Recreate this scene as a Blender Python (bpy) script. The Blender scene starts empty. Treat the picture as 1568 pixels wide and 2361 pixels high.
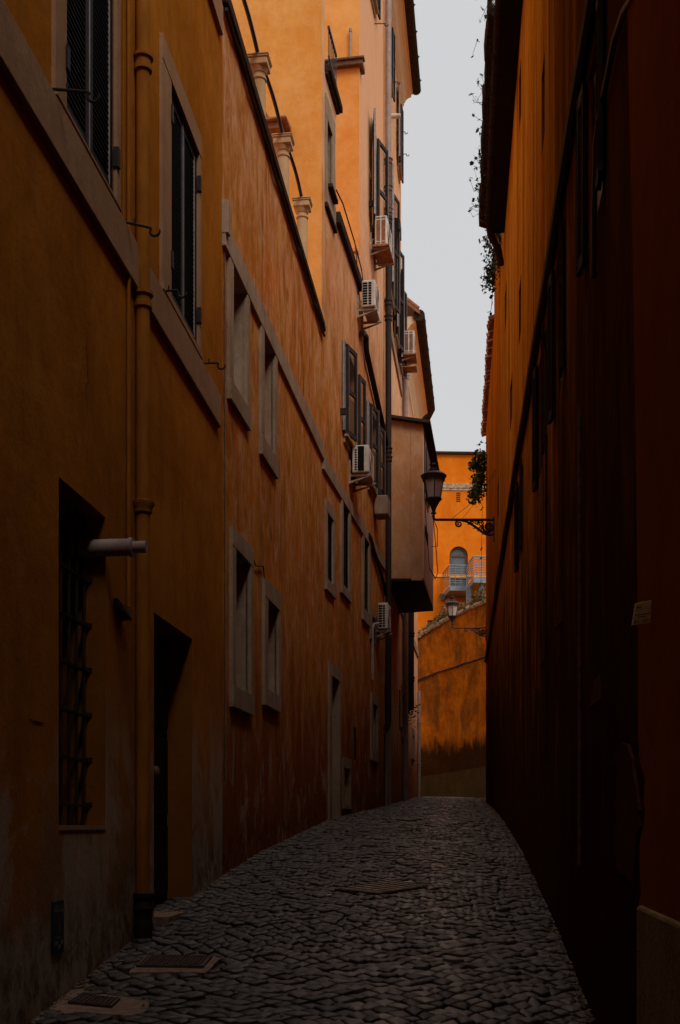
import bpy, bmesh, math, random
from mathutils import Vector, Matrix
random.seed(7)
R = math.radians
SC = bpy.context.scene
COL = SC.collection
# ------------------------------------------------------------------ camera
F = 2700.0; PX = 784.0; HY = 1903.0; EYE = 1.6; H0 = 2361.0
cam = bpy.data.cameras.new('camera'); co = bpy.data.objects.new('camera', cam); COL.objects.link(co)
co.location = (0, 0, EYE); co.rotation_euler = (R(90), 0, 0)
cam.sensor_fit = 'VERTICAL'; cam.sensor_height = 24; cam.sensor_width = 16
cam.lens = F / H0 * 24; cam.shift_y = (HY - H0 / 2) / H0
cam.clip_start = 0.05; cam.clip_end = 2000
SC.camera = co
# ------------------------------------------------------------------ ground profile
GP = [(-60, -4.2), (-15, -1.7), (0, 0.0), (5.6, .645), (7.6, .89), (9, 1.04), (10.7, 1.2), (12.2, 1.35), (14.8, 1.53), (17, 1.68),
      (18.7, 1.77), (21.5, 1.9), (27.5, 2.14), (31.5, 2.31), (35, 2.42), (43, 2.63), (60, 3.0), (400, 5.0)]
def g(Y):
    if Y <= GP[0][0]: return GP[0][1]
    for (a, za), (b, zb) in zip(GP, GP[1:]):
        if Y <= b: return za + (zb - za) * (Y - a) / (b - a)
    return GP[-1][1]
def gx(X, Y):      # slight camber
    c = .1 * Y - .7
    return g(Y) + .03 * math.cos(min(1.0, abs(X - c) / 1.4) * math.pi / 2) - .015
def ghit(px, py):
    k = (px - PX) / F; Y = 6.0
    m = (py - HY) / F
    lo, hi = 2.0, 60.0
    for _ in range(50):
        Y = (lo + hi) / 2
        if EYE - m * Y > g(Y): lo = Y
        else: hi = Y
    return (k * Y, Y)
# ------------------------------------------------------------------ wall frames
class Wall:
    def __init__(s, x, y, dx, dy, left=True):
        l = math.hypot(dx, dy); s.x, s.y, s.dx, s.dy = x, y, dx / l, dy / l
        s.nx, s.ny = (s.dy, -s.dx) if left else (-s.dy, s.dx)
    def s_at(s, px):
        k = (px - PX) / F
        return (k * s.y - s.x) / (s.dx - k * s.dy)
    def hit(s, px, py):
        t = s.s_at(px); Y = s.y + s.dy * t
        return t, EYE + (HY - py) / F * Y
    def z(s, px, py): return s.hit(px, py)[1]
    def s_y(s, Y): return (Y - s.y) / s.dy
    def pt(s, t, z, o=0.0): return Vector((s.x + s.dx * t + s.nx * o, s.y + s.dy * t + s.ny * o, z))
    def turned(s, t, o, ang):   # new frame hinged at (t,o) turned by ang towards the street
        p = s.pt(t, 0, o); c, q = math.cos(ang), math.sin(ang)
        w = Wall(p.x, p.y, s.dx * c + s.nx * q, s.dy * c + s.ny * q)
        w.nx, w.ny = (s.nx * c - s.dx * q, s.ny * c - s.dy * q)
        return w
WA = Wall(-2.06, .207, .1004, 1)
WB = Wall(-1.04, 10.36, .13, 1)
WD = Wall(-.255, 16.4, .17, 1)
WC = Wall(.858, 22.95, .1207, 1)
WG = Wall(.673, 0, .1004, 1, left=False)
p28 = WG.pt(WG.s_y(27.8), 0)
WG2 = Wall(p28.x, p28.y, 4.985 - p28.x, 40 - p28.y, left=False)
# ------------------------------------------------------------------ materials
MATS = {}
def nd(nt, t, **k):
    n = nt.nodes.new(t)
    for a, b in k.items(): setattr(n, a, b)
    return n
class NT:
    def __init__(s, name):
        s.m = bpy.data.materials.new(name); s.m.use_nodes = True; s.t = s.m.node_tree
        s.t.nodes.clear(); s.out = nd(s.t, 'ShaderNodeOutputMaterial'); s.b = nd(s.t, 'ShaderNodeBsdfPrincipled')
        s.t.links.new(s.b.outputs[0], s.out.inputs[0]); MATS[name] = s.m
        s.pos = nd(s.t, 'ShaderNodeNewGeometry').outputs['Position']
    def L(s, a, b): s.t.links.new(a, b)
    def mul(s, v, xyz, off=(0, 0, 0)):
        n = nd(s.t, 'ShaderNodeMapping'); s.L(v, n.inputs[0]); n.inputs['Scale'].default_value = xyz; n.inputs['Location'].default_value = off
        return n.outputs[0]
    def noise(s, v, scale, detail=5, rough=.55, dist=0):
        n = nd(s.t, 'ShaderNodeTexNoise'); s.L(v, n.inputs['Vector'])
        n.inputs['Scale'].default_value = scale; n.inputs['Detail'].default_value = detail
        n.inputs['Roughness'].default_value = rough; n.inputs['Distortion'].default_value = dist
        return n.outputs['Fac']
    def math(s, op, a, b=None, clamp=False):
        n = nd(s.t, 'ShaderNodeMath', operation=op, use_clamp=clamp)
        for i, v in enumerate((a, b)):
            if v is None: continue
            if isinstance(v, (int, float)): n.inputs[i].default_value = v
            else: s.L(v, n.inputs[i])
        return n.outputs[0]
    def step(s, v, a, b):
        n = nd(s.t, 'ShaderNodeMapRange', interpolation_type='SMOOTHSTEP'); s.L(v, n.inputs[0])
        n.inputs[1].default_value = a; n.inputs[2].default_value = b
        return n.outputs[0]
    def mix(s, f, a, b):
        n = nd(s.t, 'ShaderNodeMix', data_type='RGBA')
        for i, v in ((0, f), (6, a), (7, b)):
            if isinstance(v, (int, float)): n.inputs[i].default_value = v
            elif isinstance(v, tuple): n.inputs[i].default_value = (*v[:3], 1)
            else: s.L(v, n.inputs[i])
        return n.outputs[2]
    def zrel(s):
        n = nd(s.t, 'ShaderNodeSeparateXYZ'); s.L(s.pos, n.inputs[0])
        e = s.math('POWER', 2.71828, s.math('DIVIDE', n.outputs[1], -19.0))
        gz = s.math('MULTIPLY', s.math('SUBTRACT', 1.0, e), 2.9)
        return s.math('SUBTRACT', n.outputs[2], gz)
    def fin(s, col, rough=.9, bump=None, bs=.3, bd=.02, spec=.25, metal=0):
        if isinstance(col, tuple): s.b.inputs['Base Color'].default_value = (*col, 1)
        else: s.L(col, s.b.inputs['Base Color'])
        if isinstance(rough, (int, float)): s.b.inputs['Roughness'].default_value = rough
        else: s.L(rough, s.b.inputs['Roughness'])
        s.b.inputs['Specular IOR Level'].default_value = spec; s.b.inputs['Metallic'].default_value = metal
        if bump is not None:
            n = nd(s.t, 'ShaderNodeBump'); n.inputs['Strength'].default_value = bs; n.inputs['Distance'].default_value = bd
            s.L(bump, n.inputs['Height']); s.L(n.outputs[0], s.b.inputs['Normal'])
        return s.m
def plaster(name, lo, hi, pale=None, pale_amt=.0, dark=None, dark_amt=0., grime=None, gh=1.0, gsoft=1.2, sx=1.0, bs=.35, blotch=None, bl=(.55, .75), streaky=.5, high_tone=None, soot=None, sw=.8, sl=1.15, lime=None):
    t = NT(name)
    big = t.noise(t.pos, .9 * sx, 7, .6, .3)
    st = t.noise(t.mul(t.pos, (2.6 * sw, 2.6 * sw, sl)), 1.6 * sx, 7, .68, .7)
    fine = t.noise(t.pos, 38, 4, .7)
    med = t.noise(t.pos, 5.5, 8, .65)
    f = t.math('ADD', t.math('MULTIPLY', big, 1 - streaky), t.math('MULTIPLY', st, streaky))
    f = t.math('ADD', f, t.math('MULTIPLY', t.math('SUBTRACT', med, .5), .35))
    f = t.math('ADD', f, t.math('MULTIPLY', t.math('SUBTRACT', fine, .5), .16))
    c = t.mix(t.step(f, .33, .68), lo, hi)
    if blotch:
        c = t.mix(t.math('MULTIPLY', t.step(t.noise(t.mul(t.pos, (1, 1, .6), (9, 3, 5)), 1.1, 9, .7, .6), *bl), .8), c, blotch)
    if pale:
        p = t.noise(t.mul(t.pos, (4 * sw, 4 * sw, sl * 1.2), (3, 1, 0)), 1.4, 8, .74, .9)
        c = t.mix(t.math('MULTIPLY', t.step(p, .45, .72), pale_amt), c, pale)
    if dark:
        p = t.noise(t.mul(t.pos, (6 * sw, 6 * sw, sl * .6), (11, 5, 2)), 1.2, 7, .7, .5)
        c = t.mix(t.math('MULTIPLY', t.step(p, .5, .72), dark_amt), c, dark)
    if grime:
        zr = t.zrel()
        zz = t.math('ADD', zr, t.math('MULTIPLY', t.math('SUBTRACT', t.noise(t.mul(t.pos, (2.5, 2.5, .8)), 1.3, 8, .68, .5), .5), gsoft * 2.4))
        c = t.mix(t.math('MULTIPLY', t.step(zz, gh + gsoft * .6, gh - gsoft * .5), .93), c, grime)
    if high_tone:
        s_ = nd(t.t, 'ShaderNodeSeparateXYZ'); t.L(t.pos, s_.inputs[0])
        zz = t.math('ADD', s_.outputs[2], t.math('MULTIPLY', t.math('SUBTRACT', st, .5), 9.0))
        c = t.mix(t.math('MULTIPLY', t.step(zz, high_tone[0], high_tone[1]), high_tone[3]), c, high_tone[2])  # blends towards a paler tone with height
    if lime:
        q = t.noise(t.mul(t.pos, (1.6, 1.6, .9), (2, 9, 4)), lime[2] if len(lime) > 2 else 1.9, 9, .72, .8); zr2 = t.zrel()
        w1 = t.math('MULTIPLY', t.step(zr2, 1.7, .7), t.step(q, lime[3] if len(lime) > 3 else .44, (lime[3] if len(lime) > 3 else .44) + .12))
        c = t.mix(t.math('MULTIPLY', w1, lime[1]), c, lime[0])
        q2 = t.noise(t.mul(t.pos, (3, 3, 2)), 3.0, 8, .8, .4)
        c = t.mix(t.math('MULTIPLY', t.math('MULTIPLY', t.step(zr2, .55, .05), t.step(q2, .42, .6)), .7), c, (.05, .03, .02))
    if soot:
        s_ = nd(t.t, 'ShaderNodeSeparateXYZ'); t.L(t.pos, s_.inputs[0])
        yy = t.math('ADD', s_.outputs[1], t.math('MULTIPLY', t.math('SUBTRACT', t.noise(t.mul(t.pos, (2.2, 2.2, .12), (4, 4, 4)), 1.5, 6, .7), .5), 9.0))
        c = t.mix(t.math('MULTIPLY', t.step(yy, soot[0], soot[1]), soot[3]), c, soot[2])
    b = t.math('ADD', t.math('MULTIPLY', med, .6), t.math('MULTIPLY', fine, .25))
    b = t.math('ADD', b, t.math('MULTIPLY', big, 1.6))
    return t.fin(c, 1.0, b, bs, .03, 0.0)
def plain(name, a, b=None, rough=.6, scale=9, bump=.15, spec=.4, metal=0, stretch=(1, 1, 1)):
    t = NT(name); n = t.noise(t.mul(t.pos, stretch), scale, 7, .65)
    b = b or tuple(x * .6 for x in a)
    return t.fin(t.mix(t.step(n, .35, .68), b, a), rough, n, bump, .01, spec, metal)

plaster('ochre_plaster', (.32, .100, .011), (.47, .160, .018), pale=(.40, .19, .06), pale_amt=.3, dark=(.18, .07, .015), dark_amt=.3,
        grime=(.26, .15, .08), gh=.55, gsoft=.9, streaky=.35, lime=((.42, .32, .24), .75, .75))
plaster('red_plaster', (.38, .112, .013), (.57, .235, .045), pale=(.66, .38, .24), pale_amt=.75, dark=(.16, .07, .035), dark_amt=.55,
        grime=(.24, .06, .018), gh=1.3, gsoft=1.8, streaky=.65, high_tone=(6.5, 13.5, (.84, .47, .27), .8), blotch=(.60, .17, .03), bl=(.5, .66), bs=.45, lime=((.50, .38, .27), .6, 1.5, .52))
plaster('pinkish_plaster', (.64, .28, .11), (.78, .45, .25), pale=(.84, .60, .44), pale_amt=.8, dark=(.35, .16, .08), dark_amt=.3,
        grime=(.30, .10, .03), gh=1.2, gsoft=1.4, streaky=.6, blotch=(.66, .24, .06), bl=(.5, .7), bs=.45)
plaster('bay_plaster', (.40, .20, .09), (.52, .28, .14), pale=(.56, .36, .24), pale_amt=.6, dark=(.3, .13, .06), dark_amt=.3, streaky=.3, blotch=(.46, .17, .05), bl=(.5, .68), bs=.5)
plaster('orange_plaster', (.80, .30, .055), (.90, .42, .12), pale=(.90, .46, .20), pale_amt=.35, dark=(.7, .22, .05), dark_amt=.2, streaky=.2, bs=.25, blotch=(.80, .24, .04), bl=(.5, .72))
plaster('cornice_plaster', (.84, .60, .36), (.90, .70, .46), streaky=.2, bs=.15)
plaster('bright_orange_plaster', (.72, .15, .007), (.84, .215, .014), pale=(.9, .33, .06), pale_amt=.2, streaky=.2, bs=.3, blotch=(.78, .15, .01))
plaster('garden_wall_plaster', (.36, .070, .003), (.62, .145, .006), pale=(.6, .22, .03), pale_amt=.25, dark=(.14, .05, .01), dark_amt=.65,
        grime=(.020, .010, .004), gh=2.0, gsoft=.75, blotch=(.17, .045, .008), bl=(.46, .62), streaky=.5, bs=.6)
plaster('plinth_render', (.050, .025, .008), (.085, .042, .015), dark=(.05, .025, .01), dark_amt=.6, streaky=.5, bs=.5)
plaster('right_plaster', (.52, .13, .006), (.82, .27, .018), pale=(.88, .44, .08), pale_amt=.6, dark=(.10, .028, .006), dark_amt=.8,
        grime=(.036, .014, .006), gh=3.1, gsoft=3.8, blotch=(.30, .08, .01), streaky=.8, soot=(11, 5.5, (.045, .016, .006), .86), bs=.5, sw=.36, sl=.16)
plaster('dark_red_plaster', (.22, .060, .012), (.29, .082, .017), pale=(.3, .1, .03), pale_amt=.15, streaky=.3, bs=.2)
plaster('pale_side', (.66, .44, .32), (.78, .56, .44), dark=(.4, .25, .16), dark_amt=.3, streaky=.6)
plaster('reveal_plaster', (.42, .17, .06), (.5, .22, .08), streaky=.3)
plaster('ochre_reveal', (.20, .065, .010), (.28, .095, .014), streaky=.3)
plaster('blind_infill', (.26, .19, .135), (.38, .29, .215), pale=(.5, .42, .34), pale_amt=.3, dark=(.2, .15, .11), dark_amt=.4, streaky=.4)
plaster('travertine', (.28, .185, .115), (.40, .28, .19), pale=(.48, .37, .28), pale_amt=.35, dark=(.2, .14, .10), dark_amt=.45, streaky=.35, bs=.5)
plaster('pale_trim', (.33, .18, .095), (.41, .235, .135), dark=(.25, .15, .09), dark_amt=.3, streaky=.4)
plaster('broken_mortar', (.055, .019, .008), (.10, .038, .018), dark=(.06, .03, .02), dark_amt=.5, streaky=.2, bs=.8)
plaster('dado_stone', (.20, .13, .06), (.30, .21, .10), pale=(.34, .25, .14), pale_amt=.3, dark=(.09, .06, .03), dark_amt=.4, streaky=.1, bs=.9)
plain('dark_iron', (.022, .018, .016), (.038, .022, .015), .6, 20, .2, .15)
plain('black_wood', (.010, .009, .008), (.018, .015, .013), .6, 14, .1, .08, stretch=(1, 1, .2))
plain('brown_shutter', (.062, .045, .038), (.038, .029, .026), .7, 12, .1, .05, stretch=(1, 1, .3))
plain('shutter_edge', (.34, .30, .29), (.22, .19, .18), .45, 15, .1, .5)
plain('dark_void', (.008, .007, .006), None, .4, 5, 0, .1)
plain('glass_dark', (.03, .032, .035), (.02, .02, .022), .12, 3, .02, .8)
plain('coping_dark', (.030, .021, .016), (.065, .042, .028), .95, 16, .5, .0)
plain('rust_iron', (.22, .10, .05), (.08, .05, .035), .75, 22, .4, .3)
plain('pale_pipe', (.38, .28, .24), (.28, .2, .17), .5, 8, .1, .4)
plain('ochre_pipe', (.36, .125, .014), (.26, .088, .011), .8, 12, .2, .05, stretch=(1, 1, .3))
plain('ac_casing', (.72, .66, .58), (.52, .45, .38), .5, 7, .05, .4)
plain('ac_bracket', (.46, .38, .31), (.26, .17, .11), .6, 10, .2, .4)
plain('ac_rust', (.42, .16, .06), (.18, .08, .04), .75, 9, .3, .3)
plain('roof_tile', (.42, .17, .08), (.24, .11, .06), .85, 14, .4, .2)
plain('old_tile', (.66, .42, .26), (.30, .18, .10), .9, 9, .4, .2)
plain('steel_grey', (.27, .30, .31), (.19, .21, .22), .5, 12, .1, .5)
plain('arch_frame', (.16, .08, .05), None, .6, 12, .1)
plain('arch_glass', (.10, .115, .125), (.07, .08, .09), .25, 1.5, .02, .8)
plain('lamp_iron', (.055, .035, .028), (.028, .02, .018), .55, 25, .2, .25)
plain('leaf_green', (.07, .16, .025), (.04, .085, .015), .6, 6, .1, .4)
plain('leaf_dark', (.028, .055, .016), (.016, .03, .01), .6, 6, .1, .4)
plain('dry_weed', (.26, .16, .06), (.16, .09, .03), .8, 6, .1, .2)
plain('concrete_patch', (.30, .19, .13), (.20, .12, .08), .95, 18, .8, .15)
plain('iron_cover', (.075, .045, .03), (.11, .065, .04), .7, 30, .5, .35)
plain('paper', (.13, .06, .025), (.08, .035, .015), .9, 9, .1, .0)
plain('sign_plate', (.85, .62, .32), (.7, .48, .22), .6, 7, .1, .3)
plain('sign_red', (.12, .02, .01), None, .6, 7, 0, .3)
plain('poster_navy', (.010, .014, .03), None, .5, 7, 0, .4)
plain('poster_pale', (.16, .17, .13), None, .6, 7, 0, .3)
plain('poster_orange', (.28, .07, .015), None, .6, 7, 0, .3)
plain('white_scrap', (.7, .68, .65), (.5, .48, .45), .7, 9, 0, .3)
plain('cable_black', (.014, .012, .011), None, .5, 9, 0, .4)
t = NT('lantern_glass'); t.fin(t.mix(t.noise(t.pos, 4), (.55, .46, .42), (.72, .64, .60)), .45, spec=.5); t.b.inputs['Transmission Weight'].default_value = .35
# cobbles: per-stone tint held in an attribute
t = NT('basalt_cobble')
a = nd(t.t, 'ShaderNodeAttribute', attribute_name='tint').outputs['Fac']
n1 = t.noise(t.pos, 60, 5, .7); n2 = t.noise(t.pos, 1.1, 4, .6)
c = t.mix(a, (.030, .023, .018), (.185, .145, .115))
c = t.mix(t.math('MULTIPLY', t.step(n1, .4, .7), .4), c, (.12, .095, .08))
c = t.mix(t.math('MULTIPLY', t.step(n2, .48, .62), .6), c, (.045, .034, .027))
n3 = t.noise(t.pos, .7, 4, .6); c = t.mix(t.math('MULTIPLY', t.step(n3, .52, .68), .35), c, (.20, .15, .115))
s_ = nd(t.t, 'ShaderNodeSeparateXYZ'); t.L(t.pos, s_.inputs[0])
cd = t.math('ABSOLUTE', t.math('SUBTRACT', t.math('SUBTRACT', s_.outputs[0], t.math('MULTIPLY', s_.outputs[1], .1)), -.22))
sheen = t.math('MULTIPLY', t.step(t.math('ADD', cd, t.math('MULTIPLY', t.math('SUBTRACT', t.noise(t.pos, 1.4, 5, .65), .5), .9)), .55, .05), t.step(a, .1, .9))
c = t.mix(t.math('MULTIPLY', sheen, .75), c, (.30, .245, .20))  # paler strip down the lane: sky sheen painted into the stone colour
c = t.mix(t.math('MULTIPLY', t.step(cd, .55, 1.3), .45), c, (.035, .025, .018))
t.fin(c, t.math('SUBTRACT', t.math('ADD', .36, t.math('MULTIPLY', n1, .3)), t.math('MULTIPLY', sheen, .16)), t.math('ADD', n1, t.math('MULTIPLY', t.noise(t.pos, 16, 4, .6), 2.0)), .55, .006, .45)
plain('joint_dirt', (.012, .008, .005), (.03, .018, .010), 1, 30, .8, 0.0)
plaster('warm_stone', (.52, .32, .16), (.66, .44, .25), dark=(.3, .17, .08), dark_amt=.4, streaky=.3, bs=.4)
plain('far_ground', (.10, .08, .06), None, .95, 2, .2, .1)

# ------------------------------------------------------------------ mesh builder
class MB:
    def __init__(s): s.v = []; s.f = []; s.mi = []; s.cur = 0
    def mat(s, i): s.cur = i; return s
    def add(s, vs, fs):
        b = len(s.v); s.v += [tuple(v) for v in vs]
        for f in fs: s.f.append(tuple(i + b for i in f)); s.mi.append(s.cur)
        return s
    def hexa(s, c):   # 8 corners: bottom 4 then top 4
        return s.add(c, [(0, 3, 2, 1), (4, 5, 6, 7), (0, 1, 5, 4), (1, 2, 6, 5), (2, 3, 7, 6), (3, 0, 4, 7)])
    def wbox(s, w, s0, s1, z0, z1, o0, o1):
        return s.hexa([w.pt(s0, z0, o0), w.pt(s1, z0, o0), w.pt(s1, z0, o1), w.pt(s0, z0, o1),
                       w.pt(s0, z1, o0), w.pt(s1, z1, o0), w.pt(s1, z1, o1), w.pt(s0, z1, o1)])
    def box(s, x0, x1, y0, y1, z0, z1):
        return s.hexa([(x0, y0, z0), (x1, y0, z0), (x1, y1, z0), (x0, y1, z0), (x0, y0, z1), (x1, y0, z1), (x1, y1, z1), (x0, y1, z1)])
    def quad(s, a, b, c, d): return s.add([a, b, c, d], [(0, 1, 2, 3)])
    def tube(s, pts, r, n=8, cap=True):
        pts = [Vector(p) for p in pts]; rs = r if isinstance(r, (list, tuple)) else [r] * len(pts)
        rings = []; prev = None
        for i, p in enumerate(pts):
            d = (pts[min(i + 1, len(pts) - 1)] - pts[max(i - 1, 0)])
            if d.length < 1e-9: d = Vector((0, 0, 1))
            d.normalize()
            if prev is None:
                u = d.orthogonal().normalized()
            else:
                u = (prev - d * prev.dot(d))
                u = u.normalized() if u.length > 1e-6 else d.orthogonal().normalized()
            prev = u; w = d.cross(u)
            rings.append([p + (u * math.cos(2 * math.pi * k / n) + w * math.sin(2 * math.pi * k / n)) * rs[i] for k in range(n)])
        vs = [q for rg in rings for q in rg]; fs = []
        for i in range(len(pts) - 1):
            for k in range(n):
                a = i * n + k; b = i * n + (k + 1) % n
                fs.append((a, b, b + n, a + n))
        if cap:
            fs.append(tuple(reversed(range(n)))); fs.append(tuple(range((len(pts) - 1) * n, len(pts) * n)))
        return s.add(vs, fs)
    def lathe(s, c, prof, n=16, rot=0.0):   # prof: (r, z)
        vs = []; fs = []
        for r, z in prof:
            for k in range(n):
                a = rot + 2 * math.pi * k / n
                vs.append((c[0] + r * math.cos(a), c[1] + r * math.sin(a), c[2] + z))
        for i in range(len(prof) - 1):
            for k in range(n):
                a = i * n + k; b = i * n + (k + 1) % n
                fs.append((a, b, b + n, a + n))
        fs.append(tuple(reversed(range(n)))); fs.append(tuple(range((len(prof) - 1) * n, len(prof) * n)))
        return s.add(vs, fs)
    def build(s, name, mats, parent=None, bevel=0, smooth=False, attr=None):
        me = bpy.data.meshes.new(name)
        off = parent_world(parent) if parent else Vector((0, 0, 0))
        me.from_pydata([tuple(Vector(v) - off) for v in s.v], [], s.f)
        if isinstance(mats, str): mats = [mats]
        for m in mats: me.materials.append(MATS[m])
        for p, i in zip(me.polygons, s.mi): p.material_index = min(i, len(mats) - 1); p.use_smooth = bool(smooth)
        me.validate(); me.update()
        o = bpy.data.objects.new(name, me); COL.objects.link(o)
        if parent: o.parent = parent
        if smooth and smooth != 'all':
            try:
                m = o.modifiers.new('edge', 'EDGE_SPLIT'); m.split_angle = R(40)
            except Exception: pass
        if bevel:
            m = o.modifiers.new('bevel', 'BEVEL'); m.width = bevel; m.segments = 2; m.limit_method = 'ANGLE'; m.angle_limit = R(40)
        return o
def parent_world(p):
    v = Vector((0, 0, 0))
    while p is not None: v += p.location; p = p.parent
    return v
def thing(name, loc, label, cat, group=None):
    o = bpy.data.objects.new(name, None); COL.objects.link(o); o.location = loc
    o.empty_display_size = .2
    return tag(o, label, cat, group)
def tag(o, label=None, cat=None, group=None, kind=None):
    if label: o['label'] = label
    if cat: o['category'] = cat
    if group: o['group'] = group
    if kind: o['kind'] = kind
    return o
def single(mb, name, mats, label, cat, group=None, **k):   # one-mesh thing with its origin at its base
    c = [sum(v[i] for v in mb.v) / len(mb.v) for i in range(2)] + [min(v[2] for v in mb.v)]
    mb.v = [tuple(Vector(v) - Vector(c)) for v in mb.v]
    o = mb.build(name, mats, None, **k); o.location = c
    return tag(o, label, cat, group)

def facade(mb, w, s0, s1, z0, z1, holes, ztop=None, o=0.0):
    """front face with rectangular holes, cut on a grid"""
    S = sorted({s0, s1, *[h[0] for h in holes], *[h[1] for h in holes]}); S = [x for x in S if s0 <= x <= s1]
    Z = sorted({z0, z1, *[h[2] for h in holes], *[h[3] for h in holes]}); Z = [x for x in Z if z0 <= x <= z1]
    for a, b in zip(S, S[1:]):
        for c, d in zip(Z, Z[1:]):
            m, n = (a + b) / 2, (c + d) / 2
            if any(h[0] < m < h[1] and h[2] < n < h[3] for h in holes): continue
            zt = lambda s, z: (ztop(s) if (ztop and abs(z - z1) < 1e-6) else z)
            mb.quad(w.pt(a, c, o), w.pt(b, c, o), w.pt(b, zt(b, d), o), w.pt(a, zt(a, d), o))
def body(mb, w, s0, s1, z0, z1a, z1b, depth):
    p = lambda s, z, o: w.pt(s, z, o)
    mb.quad(p(s0, z0, 0), p(s0, z0, -depth), p(s0, z1a, -depth), p(s0, z1a, 0))
    mb.quad(p(s1, z0, 0), p(s1, z0, -depth), p(s1, z1b, -depth), p(s1, z1b, 0))
    mb.quad(p(s0, z0, -depth), p(s1, z0, -depth), p(s1, z1b, -depth), p(s0, z1a, -depth))
    mb.quad(p(s0, z1a, 0), p(s1, z1b, 0), p(s1, z1b, -depth), p(s0, z1a, -depth))

def reveal(mb, w, h, depth):
    a, b, c, d = h; p = w.pt
    mb.quad(p(a, c, 0), p(a, d, 0), p(a, d, -depth), p(a, c, -depth))
    mb.quad(p(b, c, 0), p(b, d, 0), p(b, d, -depth), p(b, c, -depth))
    mb.quad(p(a, c, 0), p(b, c, 0), p(b, c, -depth), p(a, c, -depth))
    mb.quad(p(a, d, 0), p(b, d, 0), p(b, d, -depth), p(a, d, -depth))
    return mb
def surround(mb, w, h, out, proud=.03):
    """stone frame: out = outer rectangle"""
    a, b, c, d = h; A, B, C, D = out; e = .0
    mb.wbox(w, A, a, c, d, -.02, proud)
    mb.wbox(w, b, B, c, d, -.02, proud)
    if D > d: mb.wbox(w, A, B, d, D, -.02, proud + .003)
    if C < c: mb.wbox(w, A, B, C, c, -.02, proud + .012)
def leaf(parent, w, hs, z0, z1, width, sign, ang, mat='brown_shutter', o=.03, edge='shutter_edge', panels=2, name='shutter', thick=.035, slat=.025):
    """louvred leaf hinged at hs, reaching sign*width along the wall, swung ang from the wall"""
    if sign > 0: f = w.turned(hs, o, ang); u = lambda x: x
    else: f = w.turned(hs, o, -ang); u = lambda x: -x
    st = min(.055, width * .16)
    m = MB()
    def bx(x0, x1, za, zb, t0, t1, mi):
        m.mat(mi); a, b = sorted((u(x0), u(x1))); m.wbox(f, a, b, za, zb, t0, t1)
    bx(0, st, z0, z1, 0, thick, 0); bx(width - st, width, z0, z1, 0, thick, 0)
    # pale strips on the stiles: edge highlights painted as colour
    bx(width, width + .012, z0, z1, .004, thick + .002, 1); bx(st, st + .006, z0 + .05, z1 - .05, thick - .012, thick + .002, 1)
    rails = [z0, *[z0 + (z1 - z0) * k / panels for k in range(1, panels)], z1]
    for i, z in enumerate(rails):
        a = z if i == 0 else z - .07 if i == len(rails) - 1 else z - .035
        bx(st + .006, width - st, a, a + .07, 0, thick - .002, 0)
    m.mat(0)
    for za, zb in zip(rails, rails[1:]):
        z = za + .08
        while z < zb - .08:
            x0, x1 = sorted((u(st + .006), u(width - st)))
            m.hexa([f.pt(x0, z, 0.004), f.pt(x1, z, 0.004), f.pt(x1, z - .036, thick - .004), f.pt(x0, z - .036, thick - .004),
                    f.pt(x0, z + .006, 0.004), f.pt(x1, z + .006, 0.004), f.pt(x1, z - .030, thick - .004), f.pt(x0, z - .030, thick - .004)])
            z += slat
    return m.build(name, [mat, edge], parent)
def hook(parent, w, s, z, L=.2, down=.0, k=1.0):
    m = MB(); P = w.pt
    pts = [P(s, z, -.01), P(s, z - down * .5, L * .5), P(s, z - down, L)]
    m.tube(pts, .008 * k, 6)
    c = (L + .03 * k, z - down - .022 * k)
    m.tube([P(s, c[1] + .03 * k * math.sin(a), c[0] + .03 * k * math.cos(a)) for a in [R(140 + 24 * i) for i in range(11)]], [.009 * k] * 9 + [.007 * k, .004 * k], 6)
    m.tube([P(s, z - down * .5, L * .45), P(s, z - down * .5 + .035 * k, L * .45)], .006 * k, 5)
    return m.build('clothesline_hook', 'dark_iron', parent, smooth=True)
# ================================================================== OCHRE HOUSE (left foreground)
P = WA.pt
sA0, sA1 = -14.0, WA.s_at(513)
ochre = thing('ochre_house', P(WA.s_at(300), .8), 'ochre yellow plastered house in the left foreground, with louvred shutters and a pale string course', 'house')
hW1 = (WA.s_at(145), WA.s_at(262), 5.36, 7.7)
hW2 = (WA.s_at(389), WA.s_at(454), 5.39, 6.96)
hW0 = (WA.s_at(145) - 3.3, WA.s_at(262) - 3.3, 5.36, 7.7)
hG = (WA.s_at(135.5), WA.s_at(243), 1.595, 3.42)
hD = (WA.s_at(355), WA.s_at(443), .97, 3.06)
hU = (WA.s_at(440), WA.s_at(492), 8.75, 10.4)
m = MB(); facade(m, WA, sA0, sA1, -4, 13.2, [hW1, hW2, hW0, hG, hD, hU]); body(m, WA, sA0, sA1, -4, 13.2, 13.2, 7)
m.build('wall', 'ochre_plaster', ochre)
for z0, z1, o, a, b in ((5.04, 5.325, .035, sA0, WA.s_at(501)),):
    m = MB().wbox(WA, a, b, z0, z1, -.02, o).wbox(WA, a, b, z1 + .001, z1 + .02, -.02, o - .012); m.build('string_course', 'pale_trim', ochre, bevel=.008)
def shutter_window(w, par, h, out, trim, closed=True, extra=None):
    m = MB(); surround(m, w, h, out, .022); m.mat(1); reveal(m, w, h, .14)
    o = m.build('window', [trim, 'ochre_reveal'], par)
    MB().wbox(w, h[0] + .001, h[1] - .001, h[2], h[3], -.17, -.14).build('pane', 'dark_void', o)
    return o
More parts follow.
